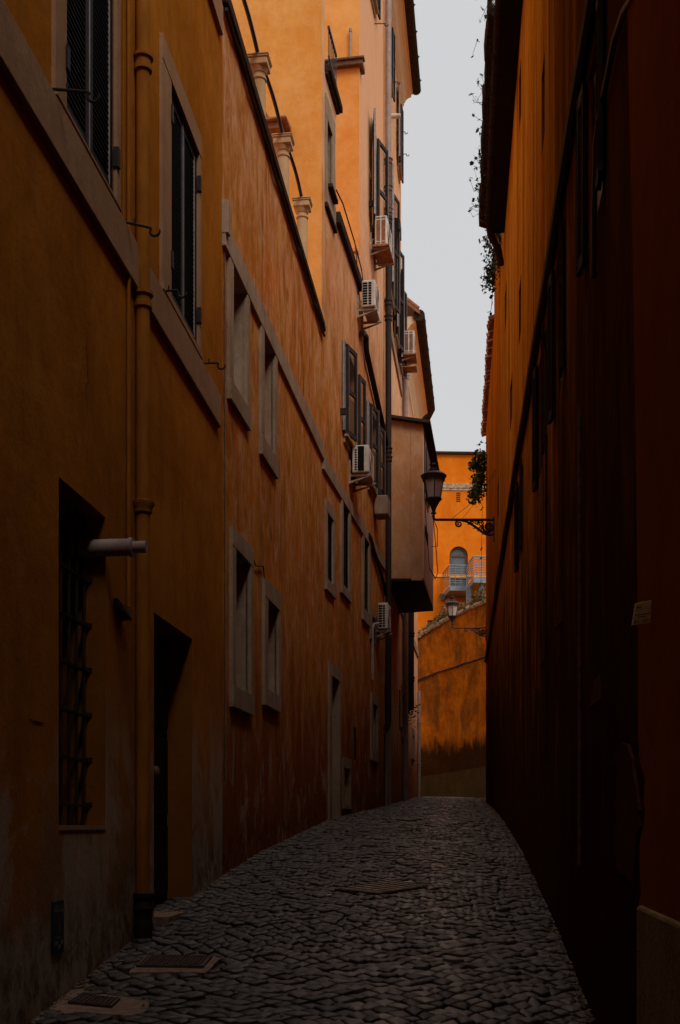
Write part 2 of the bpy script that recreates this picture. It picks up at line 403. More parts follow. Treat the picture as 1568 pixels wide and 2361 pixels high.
def closed_leaves(w, o, h, mat='black_wood'):
    mid = (h[0] + h[1]) / 2; W = (h[1] - h[0]) / 2 - .012
    leaf(o, w, h[0] + .008, h[2] + .03, h[3] - .01, W, 1, 0, mat, -.045, 'shutter_edge', 1, thick=.04, slat=.036)
    leaf(o, w, h[1] - .008, h[2] + .03, h[3] - .01, W - .01, -1, 0, mat, -.045, 'shutter_edge', 1, thick=.04, slat=.036)
    m = MB()
    m.wbox(w, h[0] + .002, h[1] - .002, h[2] + .002, h[2] + .022, -.13, .012)
    m.build('sill', 'shutter_edge', o, bevel=.003)
    for s in (h[0] + .0, h[1] + .01):   # iron hinge straps
        for z in (h[2] + .22, h[3] - .3):
            if z < 7.6: MB().wbox(w, s - .022, s + .022, z, z + .12, .0, .034).build('hinge', 'dark_iron', o)
for h, out in ((hW1, (WA.s_at(118.5), WA.s_at(270), 5.345, 7.95)), (hW2, (WA.s_at(367.5), WA.s_at(459), 5.345, 7.13)), (hW0, (hW0[0] - .12, hW0[1] + .06, 5.345, 7.95)), (hU, (WA.s_at(424), WA.s_at(506), 8.5, 10.7))):
    o = shutter_window(WA, ochre, h, out, 'pale_trim'); closed_leaves(WA, o, h)
hook(ochre, WA, WA.s_at(115), 5.36, .2, .03); hook(ochre, WA, WA.s_at(281), WA.z(281, 510), .18, .05)
hook(ochre, WA, WA.s_at(372), WA.z(372, 671), .12, .0); hook(ochre, WA, WA.s_at(466), WA.z(466, 838), .13, 0)
# barred window
m = MB(); reveal(m, WA, hG, .34); m.mat(1).wbox(WA, hG[0] + .002, hG[1] - .002, hG[2] - .02, hG[2] + .006, -.33, .006)
o = m.build('window', ['ochre_reveal', 'pale_trim'], ochre)
MB().wbox(WA, hG[0] - .05, hG[1] + .05, hG[2] - .05, hG[3] + .05, -.4, -.34).build('pane', 'glass_dark', o)
m = MB()
for k in range(3):
    s = hG[0] + .03 + (hG[1] - hG[0] - .06) * k / 2; m.wbox(WA, s - .025, s + .025, hG[2], hG[3], -.335, -.30)
for z in (2.1, 2.75): m.wbox(WA, hG[0] + .06, hG[1] - .06, z - .02, z + .02, -.332, -.303)
m.build('frame', 'brown_shutter', o)
m = MB()
for k in range(6):
    s = hG[0] + .08 + (hG[1] - hG[0] - .14) * k / 5; m.tube([WA.pt(s, hG[2], -.11), WA.pt(s, hG[3], -.11)], .010, 8)
for k in range(6):
    z = hG[2] + .12 + (hG[3] - hG[2] - .5) * k / 5
    m.wbox(WA, hG[0] - .02, hG[1] + .0, z - .006, z + .006, -.128, -.098)
    m.hexa([WA.pt(hG[1] - .05, z - .006, -.125), WA.pt(hG[1] + .02, z - .006, -.06), WA.pt(hG[1] + .02, z - .006, -.09), WA.pt(hG[1] - .03, z - .006, -.128),
            WA.pt(hG[1] - .05, z + .02, -.125), WA.pt(hG[1] + .02, z + .02, -.06), WA.pt(hG[1] + .02, z + .02, -.09), WA.pt(hG[1] - .03, z + .02, -.128)])
m.build('grille', 'dark_iron', o)
# door
m = MB(); reveal(m, WA, hD, .2); m.mat(1).wbox(WA, hD[0] - .04, hD[1] + .03, .6, .975, -.2, .11)
o = m.build('door', ['ochre_reveal', 'concrete_patch'], ochre)
m = MB()
m.wbox(WA, hD[0], hD[1], hD[2], hD[3], -.26, -.2)
for a, b in ((0.04, .49), (.52, .96)):
    for c, d in ((.05, .3), (.34, .62), (.66, .95)):
        W_ = hD[1] - hD[0]; H_ = hD[3] - hD[2]
        m.wbox(WA, hD[0] + a * W_, hD[0] + b * W_, hD[2] + c * H_, hD[2] + d * H_, -.2, -.18)
m.build('door_leaf', 'black_wood', o, bevel=.008)
m = MB().mat(0); m.lathe(WA.pt((hD[0] + hD[1]) / 2 + .06, 2.0, -.16), [(.02, -.04), (.035, -.02), (.035, .02), (.02, .04)], 10)
m.build('handle', 'rust_iron', o, smooth=True)
# flue
m = MB(); s = WA.s_at(236); z = 3.225
m.tube([WA.pt(s, z, -.2), WA.pt(s, z, .17)], .050, 20); m.tube([WA.pt(s, z, .165), WA.pt(s, z, .185)], .056, 20); m.tube([WA.pt(s, z, .185), WA.pt(s, z, .265)], .035, 16)
m.tube([WA.pt(s, z, .05), WA.pt(s, z, .056)], .053, 20)
single(m, 'flue_pipe', 'pale_pipe', 'short white boiler flue sticking out of the barred window opening on the ochre wall', 'flue pipe', smooth=True)
# downpipe with iron shoe
def downpipe(parent, w, s, zs, r, mats, o=None, collars=(), name='downpipe'):
    o = o or r + .02
    m = MB(); m.tube([w.pt(s, z, o) for z in zs], r, 14); q = m.build(name, mats, parent, smooth=True)
    for z in collars:
        MB().lathe(w.pt(s, z, o), [(r, -.05), (r + .014, -.045), (r + .014, -.015), (r + .008, -.01), (r + .008, .03), (r + .022, .035), (r + .022, .055), (r, .06)], 16).build('collar', mats, q, smooth=True)
    return q
s = WA.s_at(312)
q = downpipe(ochre, WA, s, [1.15, 13], .046, 'ochre_pipe', .05, (WA.z(312, 695), WA.z(312, 150), 9.5))
MB().lathe(WA.pt(s, WA.z(312, 1165), .05), [(.047, -.06), (.06, -.05), (.062, -.02), (.075, .0), (.075, .02), (.05, .03)], 16).build('collar', 'ochre_pipe', q, smooth=True)
zt = WA.z(306, 2060)
MB().lathe(WA.pt(s, 0, .055), [(.055, .6), (.055, zt - .25), (.066, zt - .22), (.057, zt - .18), (.057, zt - .12), (.07, zt - .1), (.062, zt - .05), (.075, zt - .03), (.075, zt), (.05, zt + .002)], 18).build('iron_shoe', 'dark_iron', ochre, smooth=True)
m = MB().tube([WA.pt(WA.s_at(290), 13, .018), WA.pt(WA.s_at(290), WA.z(290, 1400), .018)], .013, 8)
m.tube([WA.pt(WA.s_at(281), 13, .008), WA.pt(WA.s_at(281), WA.z(281, 640), .008)], .006, 6)
m.build('conduit', 'ochre_pipe', ochre, smooth=True)
m = MB(); s = WA.s_at(272); z = WA.z(272, 1408); m.hexa([WA.pt(s - .1, z, 0), WA.pt(s + .08, z - .05, 0), WA.pt(s + .08, z - .05, .07), WA.pt(s - .1, z, .03), WA.pt(s - .1, z + .06, 0), WA.pt(s + .08, z + .02, 0), WA.pt(s + .08, z + .02, .05), WA.pt(s - .1, z + .06, .03)])
m.build('junction_box', 'dark_iron', ochre, bevel=.006)
# poster
wP = WA; a, b = WA.s_at(117), WA.s_at(142.3); zb, zt = .935, 1.208
m = MB().wbox(WA, a, b, zb, zt, .003, .012)
o = single(m, 'wall_sticker', 'poster_navy', 'narrow dark blue printed sticker low on the ochre wall at the left edge', 'sticker')
m = MB(); W_ = b - a
def cell(m, x0, x1, y0, y1): m.wbox(WA, a + W_ * x0, a + W_ * x1, zb + (zt - zb) * y0, zb + (zt - zb) * y1, .0135, .0145)
for x in range(9): cell(m, .1 + x * .075, .15 + x * .075, .885, .915)
for x in range(5): cell(m, .1 + x * .07, .14 + x * .07, .855, .872)
for x in range(4): cell(m, .1 + x * .09, .16 + x * .09, .80, .845)
cell(m, .48, .52, .79, .85); cell(m, .56, .60, .79, .85); cell(m, .66, .92, .78, .855)
for x in range(7): cell(m, .14 + x * .09, .19 + x * .09, .30, .318)
cell(m, .14, .40, .17, .25); cell(m, .66, .92, .17, .25); cell(m, .40, .66, .09, .17)
m.build('lettering', 'poster_pale', o)
m = MB(); cell(m, .48, .53, .60, .71)
for (x0, x1, y) in ((.32, .72, .57), (.36, .68, .51), (.42, .62, .45)):
    c0 = (x0 + x1) / 2
    vs = [WA.pt(a + W_ * (c0 + (x1 - x0) / 2 * math.cos(q)), zb + (zt - zb) * (y + .018 * math.sin(q)), .0145) for q in [i * math.pi / 6 for i in range(12)]]
    m.add(vs, [tuple(range(12))])
m.build('printed_shapes', 'poster_orange', o)

# ================================================================== RED HOUSE WITH TERRACE (middle left)
sB1 = WB.s_at(742.5) + .0
red = thing('terrace_house', WB.pt(.5, 1.2), 'weathered red orange house with blocked windows and a columned roof terrace', 'house')
top = lambda s: 8.99 + (8.63 - 8.99) * (s / sB1)
hb1 = (WB.s_at(532), WB.s_at(563.5), 5.62, 6.715); hb2 = (WB.s_at(604), WB.s_at(629), 5.6, 6.715)
hb3 = (WB.s_at(536.5), WB.s_at(571), 2.87, 4.145); hb4 = (WB.s_at(611.5), WB.s_at(637), 3.02, 3.98)
m = MB(); facade(m, WB, .0, sB1, -2, 8.0, [hb1, hb2, hb3, hb4]);
m.quad(WB.pt(0, 8, 0), WB.pt(sB1, 8, 0), WB.pt(sB1, top(sB1), 0), WB.pt(0, top(0), 0)); body(m, WB, 0, sB1, -2, top(0), top(sB1), 7)
m.build('wall', 'red_plaster', red)
m = MB()
m.wbox(WB, -.02, sB1, 6.72, 6.95, -.02, .035); m.wbox(WB, -.025, .06, 6.83, 7.12, -.02, .06); m.build('string_course', 'travertine', red, bevel=.006)
m = MB(); m.hexa([WB.pt(-.02, top(0) - .13, -.3), WB.pt(sB1, top(sB1) - .12, -.3), WB.pt(sB1, top(sB1) - .12, .06), WB.pt(-.02, top(0) - .13, .06),
                  WB.pt(-.02, top(0) + .04, -.3), WB.pt(sB1, top(sB1) + .02, -.3), WB.pt(sB1, top(sB1) + .02, .045), WB.pt(-.02, top(0) + .04, .045)])
m.build('parapet_coping', 'coping_dark', red, bevel=.02)
MB().tube([WB.pt(sB1 * i / 40, top(sB1 * i / 40) - .17 - .025 * math.sin(i * 1.1) * math.sin(i * .31), .035) for i in range(41)], .018, 7).build('parapet_cable', 'cable_black', red, smooth=True)
def blind(w, par, h, out, fill='blind_infill', depth=.16, rv='travertine', proud=.03, name='window'):
    m = MB(); surround(m, w, h, out, proud); m.mat(1); reveal(m, w, h, depth)
    o = m.build(name, ['travertine', rv], par, bevel=.0)
    MB().wbox(w, h[0], h[1], h[2], h[3], -depth - .03, -depth).build('infill' if fill == 'blind_infill' else 'pane', fill, o)
    return o
blind(WB, red, hb1, (WB.s_at(523), WB.s_at(570), 5.44, 6.715)); blind(WB, red, hb2, (WB.s_at(596.5), WB.s_at(634), 5.40, 6.715))
blind(WB, red, hb3, (WB.s_at(528), WB.s_at(577), 2.68, 4.315), proud=.035); blind(WB, red, hb4, (WB.s_at(603.5), WB.s_at(640), 2.85, 4.17), proud=.035)
# terrace columns with hoops
def zc(px, py): return WB.z(px, py)
HT = 9.77
cols = []
for Yc in (12.48, 13.92, 15.32): cols.append(WB.s_y(Yc))
for t in cols:
    c = WB.pt(t, 0, -.10); c.z = 0
    m = MB(); zt = HT
    m.lathe(c, [(.074, 8.0), (.072, zt - .40), (.068, zt - .235), (.078, zt - .23), (.082, zt - .22), (.078, zt - .205), (.068, zt - .20), (.068, zt - .165), (.078, zt - .16), (.095, zt - .115), (.100, zt - .105)], 24)
    col = m.build('column', 'warm_stone', red, smooth=True)
    m = MB(); m.wbox(WB, t - .105, t + .105, zt - .105, zt - .036, -.205, .005); m.wbox(WB, t - .115, t + .115, zt - .035, zt - .016, -.215, .015); m.wbox(WB, t - .122, t + .122, zt - .015, zt, -.222, .022)
    m.build('capital', 'warm_stone', col, bevel=.006)
    MB().tube([WB.pt(t + .06, zt + .0 + .05 * math.sin(q), -.02 - .03 * math.cos(q)) for q in [i * math.pi / 8 for i in range(9)]], .007, 6).build('metal_loop', 'shutter_edge', col, smooth=True)
ends = [cols[0] - 1.5] + cols
for a, b in zip(ends, ends[1:]):
    pts = []
    for i in range(15):
        u = i / 14; t = a + .0 + (b - .06 - a) * u
        pts.append(WB.pt(t, HT + .02 + .012 * math.sin(math.pi * u), -.10 + .02 * math.sin(math.pi * u)))
    MB().tube(pts, .022, 10).build('pergola_tube', 'cable_black', red, smooth=True)
MB().tube([WB.pt(.035, z, .012) for z in (2.0, 4.4, 6.7)], .005, 6).build('wall_cable', 'rust_iron', red, smooth=True)
MB().tube([WB.pt(WB.s_at(577), 4.26, .02), WB.pt(WB.s_at(585), 4.20, .02), WB.pt(WB.s_at(603), 4.28, .02), WB.pt(WB.s_at(604), 4.1, .03)], .008, 5).build('wall_cable', 'cable_black', red, smooth=True)
# ================================================================== TALL ORANGE HOUSE
tall = thing('tall_house', WD.pt(2, 1.7), 'tall orange house with stepped terraces, brown shutters and an iron railing, beyond the columns', 'house')
zs = lambda px, py: WD.z(px, py)
sd = WD.s_at
D2 = sd(828); E1 = sd(885); d775 = sd(775)
hu1 = (sd(752.5), sd(763.5), 10.75, 11.7)
hdn = (sd(761.5), sd(779), 1.2, 3.78)
hl1 = (sd(792), sd(805), 1.92, 2.5)
hsl = (sd(816), sd(821), 2.68, 3.22)
hma = (sd(751.7), sd(764.5), 5.11, 6.07); hmb = (sd(788), sd(802), 5.30, 6.585); hmc = (sd(837), sd(848), 5.33, 6.585)
he = (sd(857), sd(867), 2.96, 3.82)
hs1 = (sd(793), sd(821), 7.68, 9.1); hs2 = (sd(848.5), sd(868.5), 7.68, 9.1)
hU1 = (sd(856.5), sd(865), 12.45, 14.35); hUU = (sd(849), sd(862), 16.62, 18.3)
hd = (sd(853.6), sd(861), 4.98, 5.2)
holes = [hu1, hdn, hl1, hsl, hma, hmb, hmc, he, hs1, hs2, hU1, hUU]
ovr = [(sd(748.2), d775, 12.3, 30), (d775, D2, 10.68, 30)]
m = MB(); facade(m, WD, 0, E1, -2, 19.0, holes + ovr); m.mat(1)
body(m, WD, 0, E1, -2, 10.68, 10.68, 7)
body(m, WD, 0, sd(748.2), 10.68, 15.6, 15.6, 7); body(m, WD, sd(748.2) + .001, d775, 10.68, 12.3, 12.3, 5); body(m, WD, D2, E1, 10.68, 19.0, 19.0, 7)
m.build('wall', ['red_plaster', 'orange_plaster'], tall)
m = MB(); m.wbox(WD, 0, E1, 6.59, 6.80, -.02, .035); m.build('string_course', 'travertine', tall, bevel=.005)
# balcony slab + railing on the first tower
m = MB(); m.wbox(WD, sd(749), sd(774.5) + .1, 12.31, 12.41, -1.0, .09); m.wbox(WD, sd(749), sd(774.5) + .06, 12.27, 12.308, -.9, .05); slab = m.build('terrace_slab', 'coping_dark', tall, bevel=.01)
m = MB(); a, b = sd(749.5), sd(767.5)
for k in range(7):
    s = a + (b - a) * k / 6; m.tube([WD.pt(s, 12.4, .05), WD.pt(s, 12.95, .05)], .006, 5)
m.wbox(WD, a, b, 12.93, 12.965, .035, .065); m.wbox(WD, a, b, 12.52, 12.54, .04, .06)
m.build('railing', 'cable_black', tall)
o = blind(WD, tall, hu1, (sd(748.5), sd(770), 10.45, 12.0), 'dark_void', .12, proud=.02)
MB().wbox(WD, hu1[0] - .05, hu1[1] + .05, 10.70, 10.76, .026, .10).build('sill', 'coping_dark', o, bevel=.01)
MB().wbox(WD, sd(748.5) , sd(770.5), 10.38, 10.445, -.01, .05).build('sill', 'coping_dark', o, bevel=.01)
# terrace two: coping and tube rail
m = MB(); m.wbox(WD, d775 - .02, D2 + .02, 10.62, 10.80, -.25, .07); m.build('parapet_coping', 'coping_dark', tall, bevel=.02)
m = MB(); z = 11.05
m.tube([WD.pt(d775 - .1, z + .02, .02), WD.pt(d775 + .25, z, .06), WD.pt(D2 - .9, z - .02, .06), WD.pt(D2 - .1, z - .12, .06)], .012, 6)
m.tube([WD.pt(D2 - 1.0, 10.62, .12), WD.pt(D2 - .95, 10.8, .1), WD.pt(D2 - .9, z, .06)], .008, 6)
m.tube([WD.pt(D2 - .1, z - .12, .06), WD.pt(D2, 10.7, .08), WD.pt(D2 + .1, 10.5, .06)], .008, 6)
m.build('tube_rail', 'cable_black', tall, smooth=True)
# ledge and pipe on the second tower's side
wS = Wall(WD.pt(D2, 0, 0).x, WD.pt(D2, 0, 0).y, -WD.nx, -WD.ny, left=False)   # runs away from the street; normal towards the viewer
if wS.ny > 0: wS.nx, wS.ny = -wS.nx, -wS.ny
m = MB(); m.wbox(wS, -.07, 4.5, 14.42, 14.50, -.02, .09); m.wbox(wS, -.10, 4.5, 14.501, 14.54, -.02, .12); m.wbox(WD, D2 + .001, D2 + .22, 14.42, 14.52, -.02, .07)
m.build('ledge', 'rust_iron', tall, bevel=.01)
m = MB(); m.tube([wS.pt(.14, 14.54, .05), wS.pt(.14, 15.02, .05)], .02, 10); m.tube([wS.pt(.14, 15.0, .05), wS.pt(.14, 15.05, .05)], .028, 10); m.build('vent_pipe', 'pale_pipe', tall, smooth=True)
m = MB(); m.wbox(wS, .0, .42, 11.25, 11.32, 0, .12); m.wbox(wS, .03, .38, 11.10, 11.249, 0, .09); m.build('corbel_shelf', 'orange_plaster', tall, bevel=.01)
# tiled hood on the first tower
wT = Wall(WD.x, WD.y, -WD.nx, -WD.ny, left=False)
if wT.ny > 0: wT.nx, wT.ny = -wT.nx, -wT.ny
m = MB(); a = wT.s_at(672); b = a + .52; zc_ = WD.z(745, 300) - .02; zc_ = 11.25
m.hexa([wT.pt(a + .08, zc_, 0), wT.pt(b - .02, zc_, 0), wT.pt(b - .02, zc_, .3), wT.pt(a + .08, zc_, .3), wT.pt(a + .08, zc_ + .12, 0), wT.pt(b - .02, zc_ + .12, 0), wT.pt(b - .02, zc_ + .09, .3), wT.pt(a + .08, zc_ + .09, .3)])
m.hexa([wT.pt(a, zc_ + .10, 0), wT.pt(b, zc_ + .10, 0), wT.pt(b, zc_ + .08, .36), wT.pt(a, zc_ + .10, .36), wT.pt(a, zc_ + .17, 0), wT.pt(b, zc_ + .17, 0), wT.pt(b, zc_ + .12, .36), wT.pt(a, zc_ + .13, .36)])
m.tube([wT.pt(b - .16, zc_ + .25, .02), wT.pt(b - .16, zc_ + .16, .34)], .09, 12)
m.build('tiled_hood', 'roof_tile', tall, bevel=.008)
# windows of the tall house
blind(WD, tall, hdn, (sd(755.5), sd(783), 1.2, 3.955), 'blind_infill', .14, proud=.03, name='blocked_doorway')
blind(WD, tall, hl1, (sd(789), sd(807.5), 1.86, 2.66), 'dark_void', .1, proud=.02)
m = MB(); reveal(m, WD, hsl, .1); m.wbox(WD, hsl[0], hsl[1], hsl[2], hsl[3], -.13, -.1); m.build('slit_window', 'coping_dark', tall)
def barred(w, o, h, n=4, rows=6, off=-.05):
    m = MB()
    for k in range(n): s = h[0] + (h[1] - h[0]) * (k + .5) / n; m.tube([w.pt(s, h[2], off), w.pt(s, h[3], off)], .007, 5)
    for k in range(rows): z = h[2] + (h[3] - h[2]) * (k + .5) / rows; m.wbox(w, h[0], h[1], z - .005, z + .005, off - .004, off + .008)
    m.build('grille', 'dark_iron', o)
for h, out in ((hma, (sd(748), sd(770), 4.95, 6.24)), (hmb, (sd(783.7), sd(805.5), 5.16, 6.585)), (hmc, (sd(833.5), sd(850.5), 5.13, 6.585))):
    o = blind(WD, tall, h, out, 'dark_void', .05, rv='dark_void'); barred(WD, o, h, off=-.03)
blind(WD, tall, he, (sd(853.6), sd(869.5), 2.78, 4.0), 'blind_infill', .14)
m = MB(); m.wbox(WD, sd(852), sd(864), 4.95, 5.45, -.01, .03); m.mat(1).wbox(WD, sd(855), sd(861.5), 5.0, 5.4, .031, .035); m.build('vent_frame', ['travertine', 'dark_void'], tall, bevel=.003)
def open_window(w, par, h, wl, al, ar, tr=.06, drop=.12, mats='brown_shutter', wl2=None, near=-1):
    m = MB(); surround(m, w, h, (h[0] - tr, h[1] + tr, h[2] - drop, h[3] + tr), .018); m.mat(1); reveal(m, w, h, .15)
    o = m.build('window', ['travertine', 'reveal_plaster'], par)
    MB().wbox(w, h[0], h[1], h[2], h[3], -.18, -.15).build('pane', 'glass_dark', o)
    MB().wbox(w, h[0] - tr - .02, h[1] + tr + .02, h[2] - .035, h[2] + .0, .019, .08).build('sill', 'travertine', o)
    leaf(o, w, h[0] - .01, h[2] + .02, h[3], wl, near, al, mats, .03)
    if near > 0: leaf(o, w, h[0] - .03, h[2] + .02, h[3], .16, -1, R(3), mats, .0, panels=1)
    leaf(o, w, h[1] + .01, h[2] + .02, h[3], wl2 or wl, 1, ar, mats, .03)
    for s, z in ((h[0] - wl * .8, h[2] + .2), (h[1] + wl * .8, h[2] + .2)): MB().wbox(w, s - .02, s + .02, z, z + .1, .0, .09).build('holdback', 'dark_iron', o)
    return o
open_window(WD, tall, hs1, .42, R(12), R(9), wl2=.34, near=1); open_window(WD, tall, hs2, .40, R(12), R(9), wl2=.34, near=1)
open_window(WD, tall, hU1, .42, R(10), R(16), wl2=.46); open_window(WD, tall, hUU, .3, R(4), R(4))
hook(tall, WD, sd(863), 16.4, .2, .02)
# diagonal branch pipe
pts = [WD.pt(*WD.hit(px, py), .06) for px, py in ((826, 770), (831, 769), (836, 778), (836.5, 800), (838, 815), (850, 868), (866, 940), (878, 992), (884, 1022))]
MB().tube(pts, [.05] * 9, 10).build('branch_pipe', 'dark_iron', tall, smooth=True)
s = sd(885)
z1, z2, z3, z4 = WD.z(885, 372), WD.z(885, 500), WD.z(885, 700), 3.6
downpipe(tall, WD, s, [z1, 19.5], .060, 'pale_pipe', .09)
downpipe(tall, WD, s, [z2, z1], .066, 'rust_iron', .09, (z1 - .02, z1 - .55, z2 + .1))
downpipe(tall, WD, s, [z4, z2], .060, 'dark_iron', .09, (z2 - .1, z3, z3 - .3, WD.z(885, 1040), WD.z(885, 1060)))
m = MB(); m.tube([WD.pt(s, z4, .09), WD.pt(s, z4 - .15, .02)], .06, 10); m.build('pipe_elbow', 'dark_iron', tall, smooth=True)
m = MB(); m.tube([WD.pt(s, z4 - .2, -.02), WD.pt(s, 1.6, -.02)], .05, 8); m.build('lower_pipe', 'coping_dark', tall, smooth=True)
# loose black hose
pts = [WD.pt(*WD.hit(px, py), .04) for px, py in ((845, 1233), (849, 1240), (855, 1262), (862, 1285), (872, 1318), (880, 1345), (885, 1372))]
MB().tube(pts, [.035] * 7, 8).build('hose', 'cable_black', tall, smooth=True)
# pale cistern box
s0, s1 = sd(858), sd(871); m = MB().wbox(WD, s0, s1, 7.0 + .45, 7.0 + .82, .0, .27)
m = MB(); f0 = sd(860); zb, zt = WD.z(860, 1186), WD.z(860, 1142); m.wbox(WD, f0, f0 + .42, zb, zt, .02, .27)
single(m, 'cistern_box', 'travertine', 'cracked pale square box fixed to the orange wall just left of the black downpipe', 'box', bevel=.02)
# conduit under the lowest unit
MB().tube([WD.pt(sd(855), WD.z(855, 1568), .03), WD.pt(sd(855), WD.z(855, 1447), .03), WD.pt(sd(855) + .02, WD.z(855, 1440), .05), WD.pt(sd(858), WD.z(858, 1438), .12)], .03, 8).build('conduit', 'pale_pipe', tall, smooth=True)

# ---- air conditioners
def aircon(w, px, y0, y1, wpx, tray, label, cols_=2, dark=False, depth=.62, mount=None):
    """near face drawn from pixel px, height from y0..y1; protrusion from its pixel width"""
    t = w.s_at(mount or px - 12); base = w.pt(t, 0, 0); Y = base.y
    zt, zb = EYE + (HY - y0) / F * Y, EYE + (HY - y1) / F * Y
    W_ = wpx / F * Y / abs(w.nx); oo = ((px - PX) / F * Y - base.x) / abs(w.nx)
    t0, t1 = t, t + depth
    r = thing('air_conditioner', w.pt(t + depth / 2, zb, oo), label, 'air conditioner', 'air conditioning units on the orange house fronts')
    m = MB().wbox(w, t0, t1, zb, zt, oo, oo + W_); m.build('casing', 'ac_casing', r, bevel=.018)
    m = MB(); H_ = zt - zb
    e = t0 - .004
    if cols_ == 2 and not dark:
        rows = 9
        for k in range(rows):
            a = zb + H_ * (.07 + .86 * k / rows); b = a + H_ * .86 / rows * .72
            for u, v in ((.08, .42), (.50, .72)): m.wbox(w, e, t0 + .002, a, b, oo + W_ * u, oo + W_ * v)
    elif dark:
        m.wbox(w, e, t0 + .002, zb + H_ * .05, zt - H_ * .05, oo + W_ * .34, oo + W_ * .72)
        for k in range(9):
            a = zb + H_ * (.08 + .8 * k / 9); m.wbox(w, e, t0 + .002, a, a + H_ * .055, oo + W_ * .15, oo + W_ * .28)
    else:
        for u, v in ((.14, .44), (.56, .86)):
            for k in range(22):
                a = zb + H_ * (.14 + .72 * k / 22); m.wbox(w, e, t0 + .002, a, a + H_ * .022, oo + W_ * u, oo + W_ * v)
            for a in (.05, .90): m.wbox(w, e, t0 + .002, zb + H_ * a, zb + H_ * (a + .05), oo + W_ * u, oo + W_ * v)
    m.build('side_vent', 'dark_void' if cols_ != 3 else 'ac_rust', r)
    cx = (t0 + t1) / 2 - .08; cz = (zb + zt) / 2; R_ = H_ * .42
    m = MB(); f = oo + W_ + .002
    for q in range(5):
        rr = R_ * (q + 1) / 5; m.tube([w.pt(cx + rr * math.cos(a), cz + rr * math.sin(a), f + .006) for a in [i * math.pi / 10 for i in range(21)]], .004, 4)
    m.build('fan_guard', 'ac_bracket', r)
    for s in (t0 + .04, t1 - .08):
        m = MB()
        m.wbox(w, s, s + .035, zb - .16 - .0, zb + H_ * .5, 0, .03)
        m.wbox(w, s, s + .035, zb - .05, zb - .012, .03, oo + W_ + .03)
        m.hexa([w.pt(s, zb - .155, .03), w.pt(s + .03, zb - .155, .03), w.pt(s + .03, zb - .06, oo + W_), w.pt(s, zb - .06, oo + W_), w.pt(s, zb - .12, .03), w.pt(s + .03, zb - .12, .03), w.pt(s + .03, zb - .051, oo + W_), w.pt(s, zb - .051, oo + W_)])
        m.build('bracket', 'ac_bracket', r, bevel=.003)
    if tray:
        m = MB(); m.wbox(w, t0 - .03, t1 + .04, zb - .035, zb - .005, oo - .04, oo + W_ + .04); m.wbox(w, t0 + .02, t1 - .1, zb - .30, zb - .28, oo - .04, oo + W_ + .05) if tray > 1 else None
        m.build('drip_tray', 'ac_rust', r)
    m = MB().tube([w.pt(t0 + .1, zb + H_ * .3, oo), w.pt(t0 + .05, zb + H_ * .25, oo * .5), w.pt(t0 + .08, zb + .0, .02)], .012, 6); m.build('refrigerant_pipe', 'pale_pipe', r, smooth=True)
    return r
aircon(WD, 864, 499, 566, 28, 1, 'highest air conditioner on the left, with rusty tray, hung beside the open brown shutter', 3, depth=.7, mount=852)
aircon(WD, 834, 647, 708, 31, 0, 'air conditioner with square grille holes, left of the bulging joint in the tall downpipe', 2, mount=822)
aircon(WD, 812, 1027, 1090, 38, 0, 'air conditioner with a dark ribbed side, below the middle-storey louvred shutters', 2, True, mount=803)
aircon(WD, 871, 1390, 1450, 23, 0, 'lowest air conditioner, hung in shade under the projecting bay, with a pale conduit below', 2, depth=.5, mount=863)

# ================================================================== CORNICED HOUSE (beyond the pipe)
ctall = thing('corniced_house', WC.pt(2.5, 2.0), 'pale pinkish orange house with a deep moulded cornice and gutter, beyond the tall downpipe', 'house')
sc_ = WC.s_at; c0 = 0.02; c1 = WC.s_y(27.9); c2 = WC.s_y(35.1)
hv1 = (WC.s_y(23.95), WC.s_y(24.6), 12.5, 14.9); hv2 = (WC.s_y(25.6), WC.s_y(26.15), 12.3, 14.5); hv3 = (WC.s_y(26.95), WC.s_y(27.4), 12.2, 14.2)
hx1 = (WC.s_y(23.9), WC.s_y(24.5), 16.9, 18.3); hx2 = (WC.s_y(26.6), WC.s_y(27.1), 16.6, 18.3)
hf = (sc_(888.5), sc_(897), 1.4, 3.95); hg = (sc_(920), sc_(926.5), 3.9, 4.75)
m = MB(); facade(m, WC, c0, c1, -2, 18.85, [hv1, hv2, hv3, hx1, hx2, hf]); body(m, WC, c0, c1, -2, 18.85, 18.85, 6.5)
m.build('wall', 'pinkish_plaster', ctall)
for h, a, b, l in ((hv1, 12, 15, .42), (hv2, 9, 14, .42), (hv3, 9, 12, .40), (hx1, 4, 5, .3), (hx2, 5, 5, .3)):
    open_window(WC, ctall, h, l, R(a), R(b))
blind(WC, ctall, hf, (sc_(886), sc_(899.5), 1.4, 4.4), 'dark_void', .12, name='doorway')
m = MB(); m.wbox(WC, c0 + .15, c1, 6.62, 6.84, -.02, .035); m.build('string_course', 'travertine', ctall, bevel=.004)
m = MB(); m.wbox(WC, c0 + .15, c1, 11.80, 12.02, -.02, .04); m.build('string_course', 'travertine', ctall, bevel=.004)
